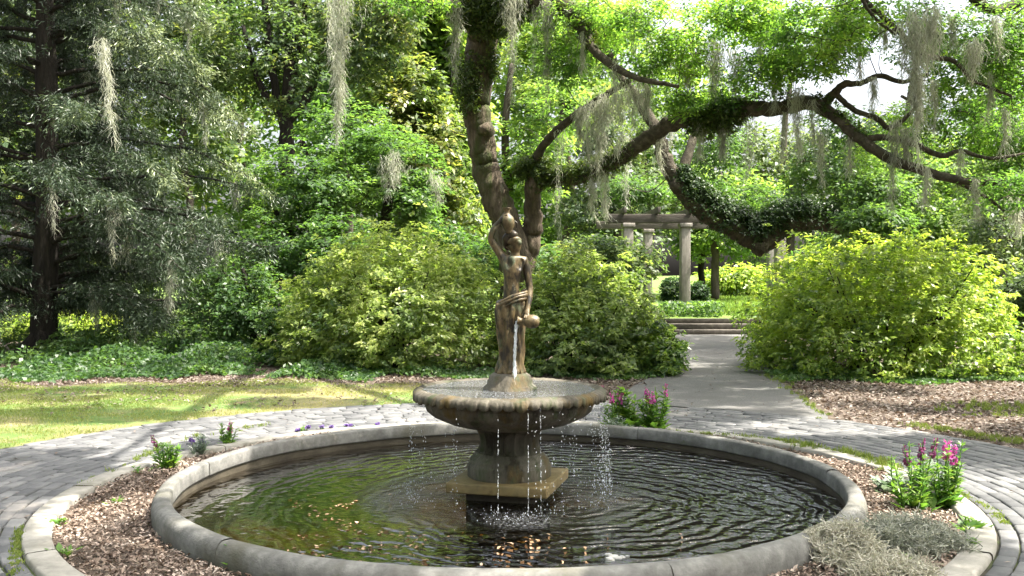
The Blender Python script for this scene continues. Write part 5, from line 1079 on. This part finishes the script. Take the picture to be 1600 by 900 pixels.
# ------------------------------------------------------------------ bedding plants
def plant(name, label, cat, u, v, hgt, spread, nst, seed, leaf='flower_leaf', petal=None, nfl=0, lanc=.085, z=.01, group=None, base=0):
    """upright leafy stems, some ending in a spike of bells"""
    q = G(u, v, 0); t_ = thing(name, label, cat, (q[0], q[1], 0), group); r = np.random.default_rng(seed)
    stm = MB(); fl = Foliage(); tops = []
    for k in range(nst):
        a_ = r.uniform(0, 6.28); s = spread * r.random() ** .6; b = q + np.array((s * .45 * math.cos(a_), s * .45 * math.sin(a_), z)); h = hgt * r.uniform(.55, 1)
        if k < nfl: h = hgt * r.uniform(.85, 1.05)
        e = b + np.array((s * .6 * math.cos(a_), s * .6 * math.sin(a_), h))
        p_, r_ = smooth_line([b, (b + e) / 2 + r.normal(size=3) * .012, e], [.006, .005, .003], 5); tube(stm, p_, r_, 5, 0)
        lim = .62 if k < nfl else 1.0
        n_ = int(26 * h / .3 * lim) + 6; t = r.random(n_) * lim; i_ = np.clip((t * (len(p_) - 1)).astype(int), 0, len(p_) - 1)
        az = r.uniform(0, 6.28, n_); d = np.stack([np.cos(az), np.sin(az), r.uniform(.3, 1.4, n_)], -1); d = unit(d); L_ = lanc * (1.15 - .5 * t) * r.uniform(.7, 1.2, n_)
        fl.leaves(p_[i_] + d * L_[:, None] * .5, np.stack([-d[:, 0] * .6, -d[:, 1] * .6, np.full(n_, .9)], -1) + r.normal(size=(n_, 3)) * .2, d, L_, L_ * .3, .5 + r.normal(size=n_) * .2)
        if k < nfl: tops.append(p_)
    if base:
        n_ = base; az = r.uniform(0, 6.28, n_); d = unit(np.stack([np.cos(az), np.sin(az), r.uniform(.2, 1.1, n_)], -1)); L_ = lanc * 1.7 * r.uniform(.7, 1.2, n_)
        fl.leaves(q + d * L_[:, None] * .55 + np.array((0, 0, .02)) + r.normal(size=(n_, 3)) * np.array((spread * .3, spread * .3, 0)), np.stack([-d[:, 0] * .7, -d[:, 1] * .7, np.full(n_, .8)], -1), d, L_, L_ * .42, .45 + r.normal(size=n_) * .2)
    stm.build('stem', M[leaf], t_, True); fl.build('foliage', M[leaf], t_)
    for p_ in tops:
        ff = Foliage(); n_ = 34; t = r.random(n_); c = p_[int(len(p_) * .66)] * (1 - t[:, None]) + p_[-1] * t[:, None]
        az = r.uniform(0, 6.28, n_); d = unit(np.stack([np.cos(az), np.sin(az), r.uniform(-.4, .4, n_)], -1)); sz = .03 * (1.15 - .6 * t)
        ff.leaves(c + d * sz[:, None] * .6, r.normal(size=(n_, 3)), d, sz, sz * .8, r.uniform(0, 1, n_), .3); ff.build('flower_spike', M[petal], t_)
    return t_
plant('flowering_plant', 'leafy upright plant with a dark bud, leftmost in the mulch bed', 'flowering plant', 262, 735, .26, .12, 9, 1, petal='dark_petal', nfl=1)
plant('flowering_plant', 'small dusky plant second from the left in the mulch bed', 'flowering plant', 312, 714, .17, .1, 7, 2, leaf='silver_leaf', petal='purple_petal', nfl=2, lanc=.075)
plant('flowering_plant', 'light green plant with one pink bloom near the left rim', 'flowering plant', 353, 700, .23, .1, 8, 3, petal='pink_petal', nfl=1, lanc=.075)
plant('foxglove', 'pink-flowered plant directly right of the fountain bowl', 'flowering plant', 958, 672, .44, .14, 9, 4, petal='pink_petal', nfl=4, base=14)
plant('leafy_plant', 'broad-leaved green plant in the middle of the clump beyond the rim', 'plant', 985, 671, .42, .12, 6, 5, lanc=.14, base=26)
plant('leafy_plant', 'low plant with grey leaves in front of the pink clump beyond the rim', 'plant', 968, 676, .16, .12, 6, 8, leaf='silver_leaf', lanc=.09, base=14)
plant('foxglove', 'bright pink flowered plant at the right of the clump beyond the rim', 'flowering plant', 1022, 673, .46, .16, 13, 6, petal='pink_petal', nfl=4, base=22, lanc=.1)
plant('foxglove', 'tall plant with magenta blooms at the lower right outside the rim', 'flowering plant', 1472, 792, .5, .2, 11, 11, petal='pink_petal', nfl=3, base=16, lanc=.085)
plant('foxglove', 'faded dusky spired plant left of the magenta blooms at lower right', 'flowering plant', 1428, 798, .46, .18, 11, 12, petal='dark_petal', nfl=4, base=18, lanc=.08)
plant('leafy_plant', 'silver-leaved plant at the foot of the tall flowers at lower right', 'plant', 1452, 770, .28, .14, 7, 13, leaf='silver_leaf', lanc=.12, base=16)
plant('leafy_plant', 'low blue-grey leaved plant beside the right rim', 'plant', 1392, 772, .14, .14, 6, 14, leaf='silver_leaf', lanc=.1, base=18)
plant('leafy_plant', 'small green weed on the mulch right of the grey moss mound', 'plant', 1515, 835, .1, .12, 6, 15, lanc=.06, base=20)
plant('leafy_plant', 'tiny green seedling beside the right edging', 'plant', 1520, 862, .09, .06, 4, 16, lanc=.05, base=6)
plant('leafy_plant', 'tiny green sprout growing out of the moss at lower right', 'plant', 1412, 890, .09, .04, 4, 17, lanc=.05, base=5)
plant('leafy_plant', 'bright green weed in front of the pool rim at lower left', 'plant', 378, 893, .15, .07, 6, 18, lanc=.06, base=10)
plant('leafy_plant', 'small weed in the open mulch at the left', 'plant', 88, 825, .05, .07, 4, 19, lanc=.04, base=14)
plant('leafy_plant', 'low weed sprouting in the mulch below the left plants', 'plant', 215, 742, .06, .07, 4, 20, lanc=.04, base=12)
plant('leafy_plant', 'flat pale weed at the bottom left of the mulch', 'plant', 105, 872, .04, .07, 3, 21, lanc=.045, base=14)
plant('leafy_plant', 'single seedling in the middle of the left mulch', 'plant', 178, 792, .06, .04, 3, 22, lanc=.04, base=6)
for k, (u, v) in enumerate(((468, 675), (478, 673), (505, 672), (520, 673), (538, 671), (553, 671), (590, 668))):
    plant('viola', 'small purple viola in the row behind the far left rim', 'flower', u, v + 3, .06, .04, 4, 40 + k, petal='purple_petal', nfl=1, lanc=.03, group='violas behind the rim')
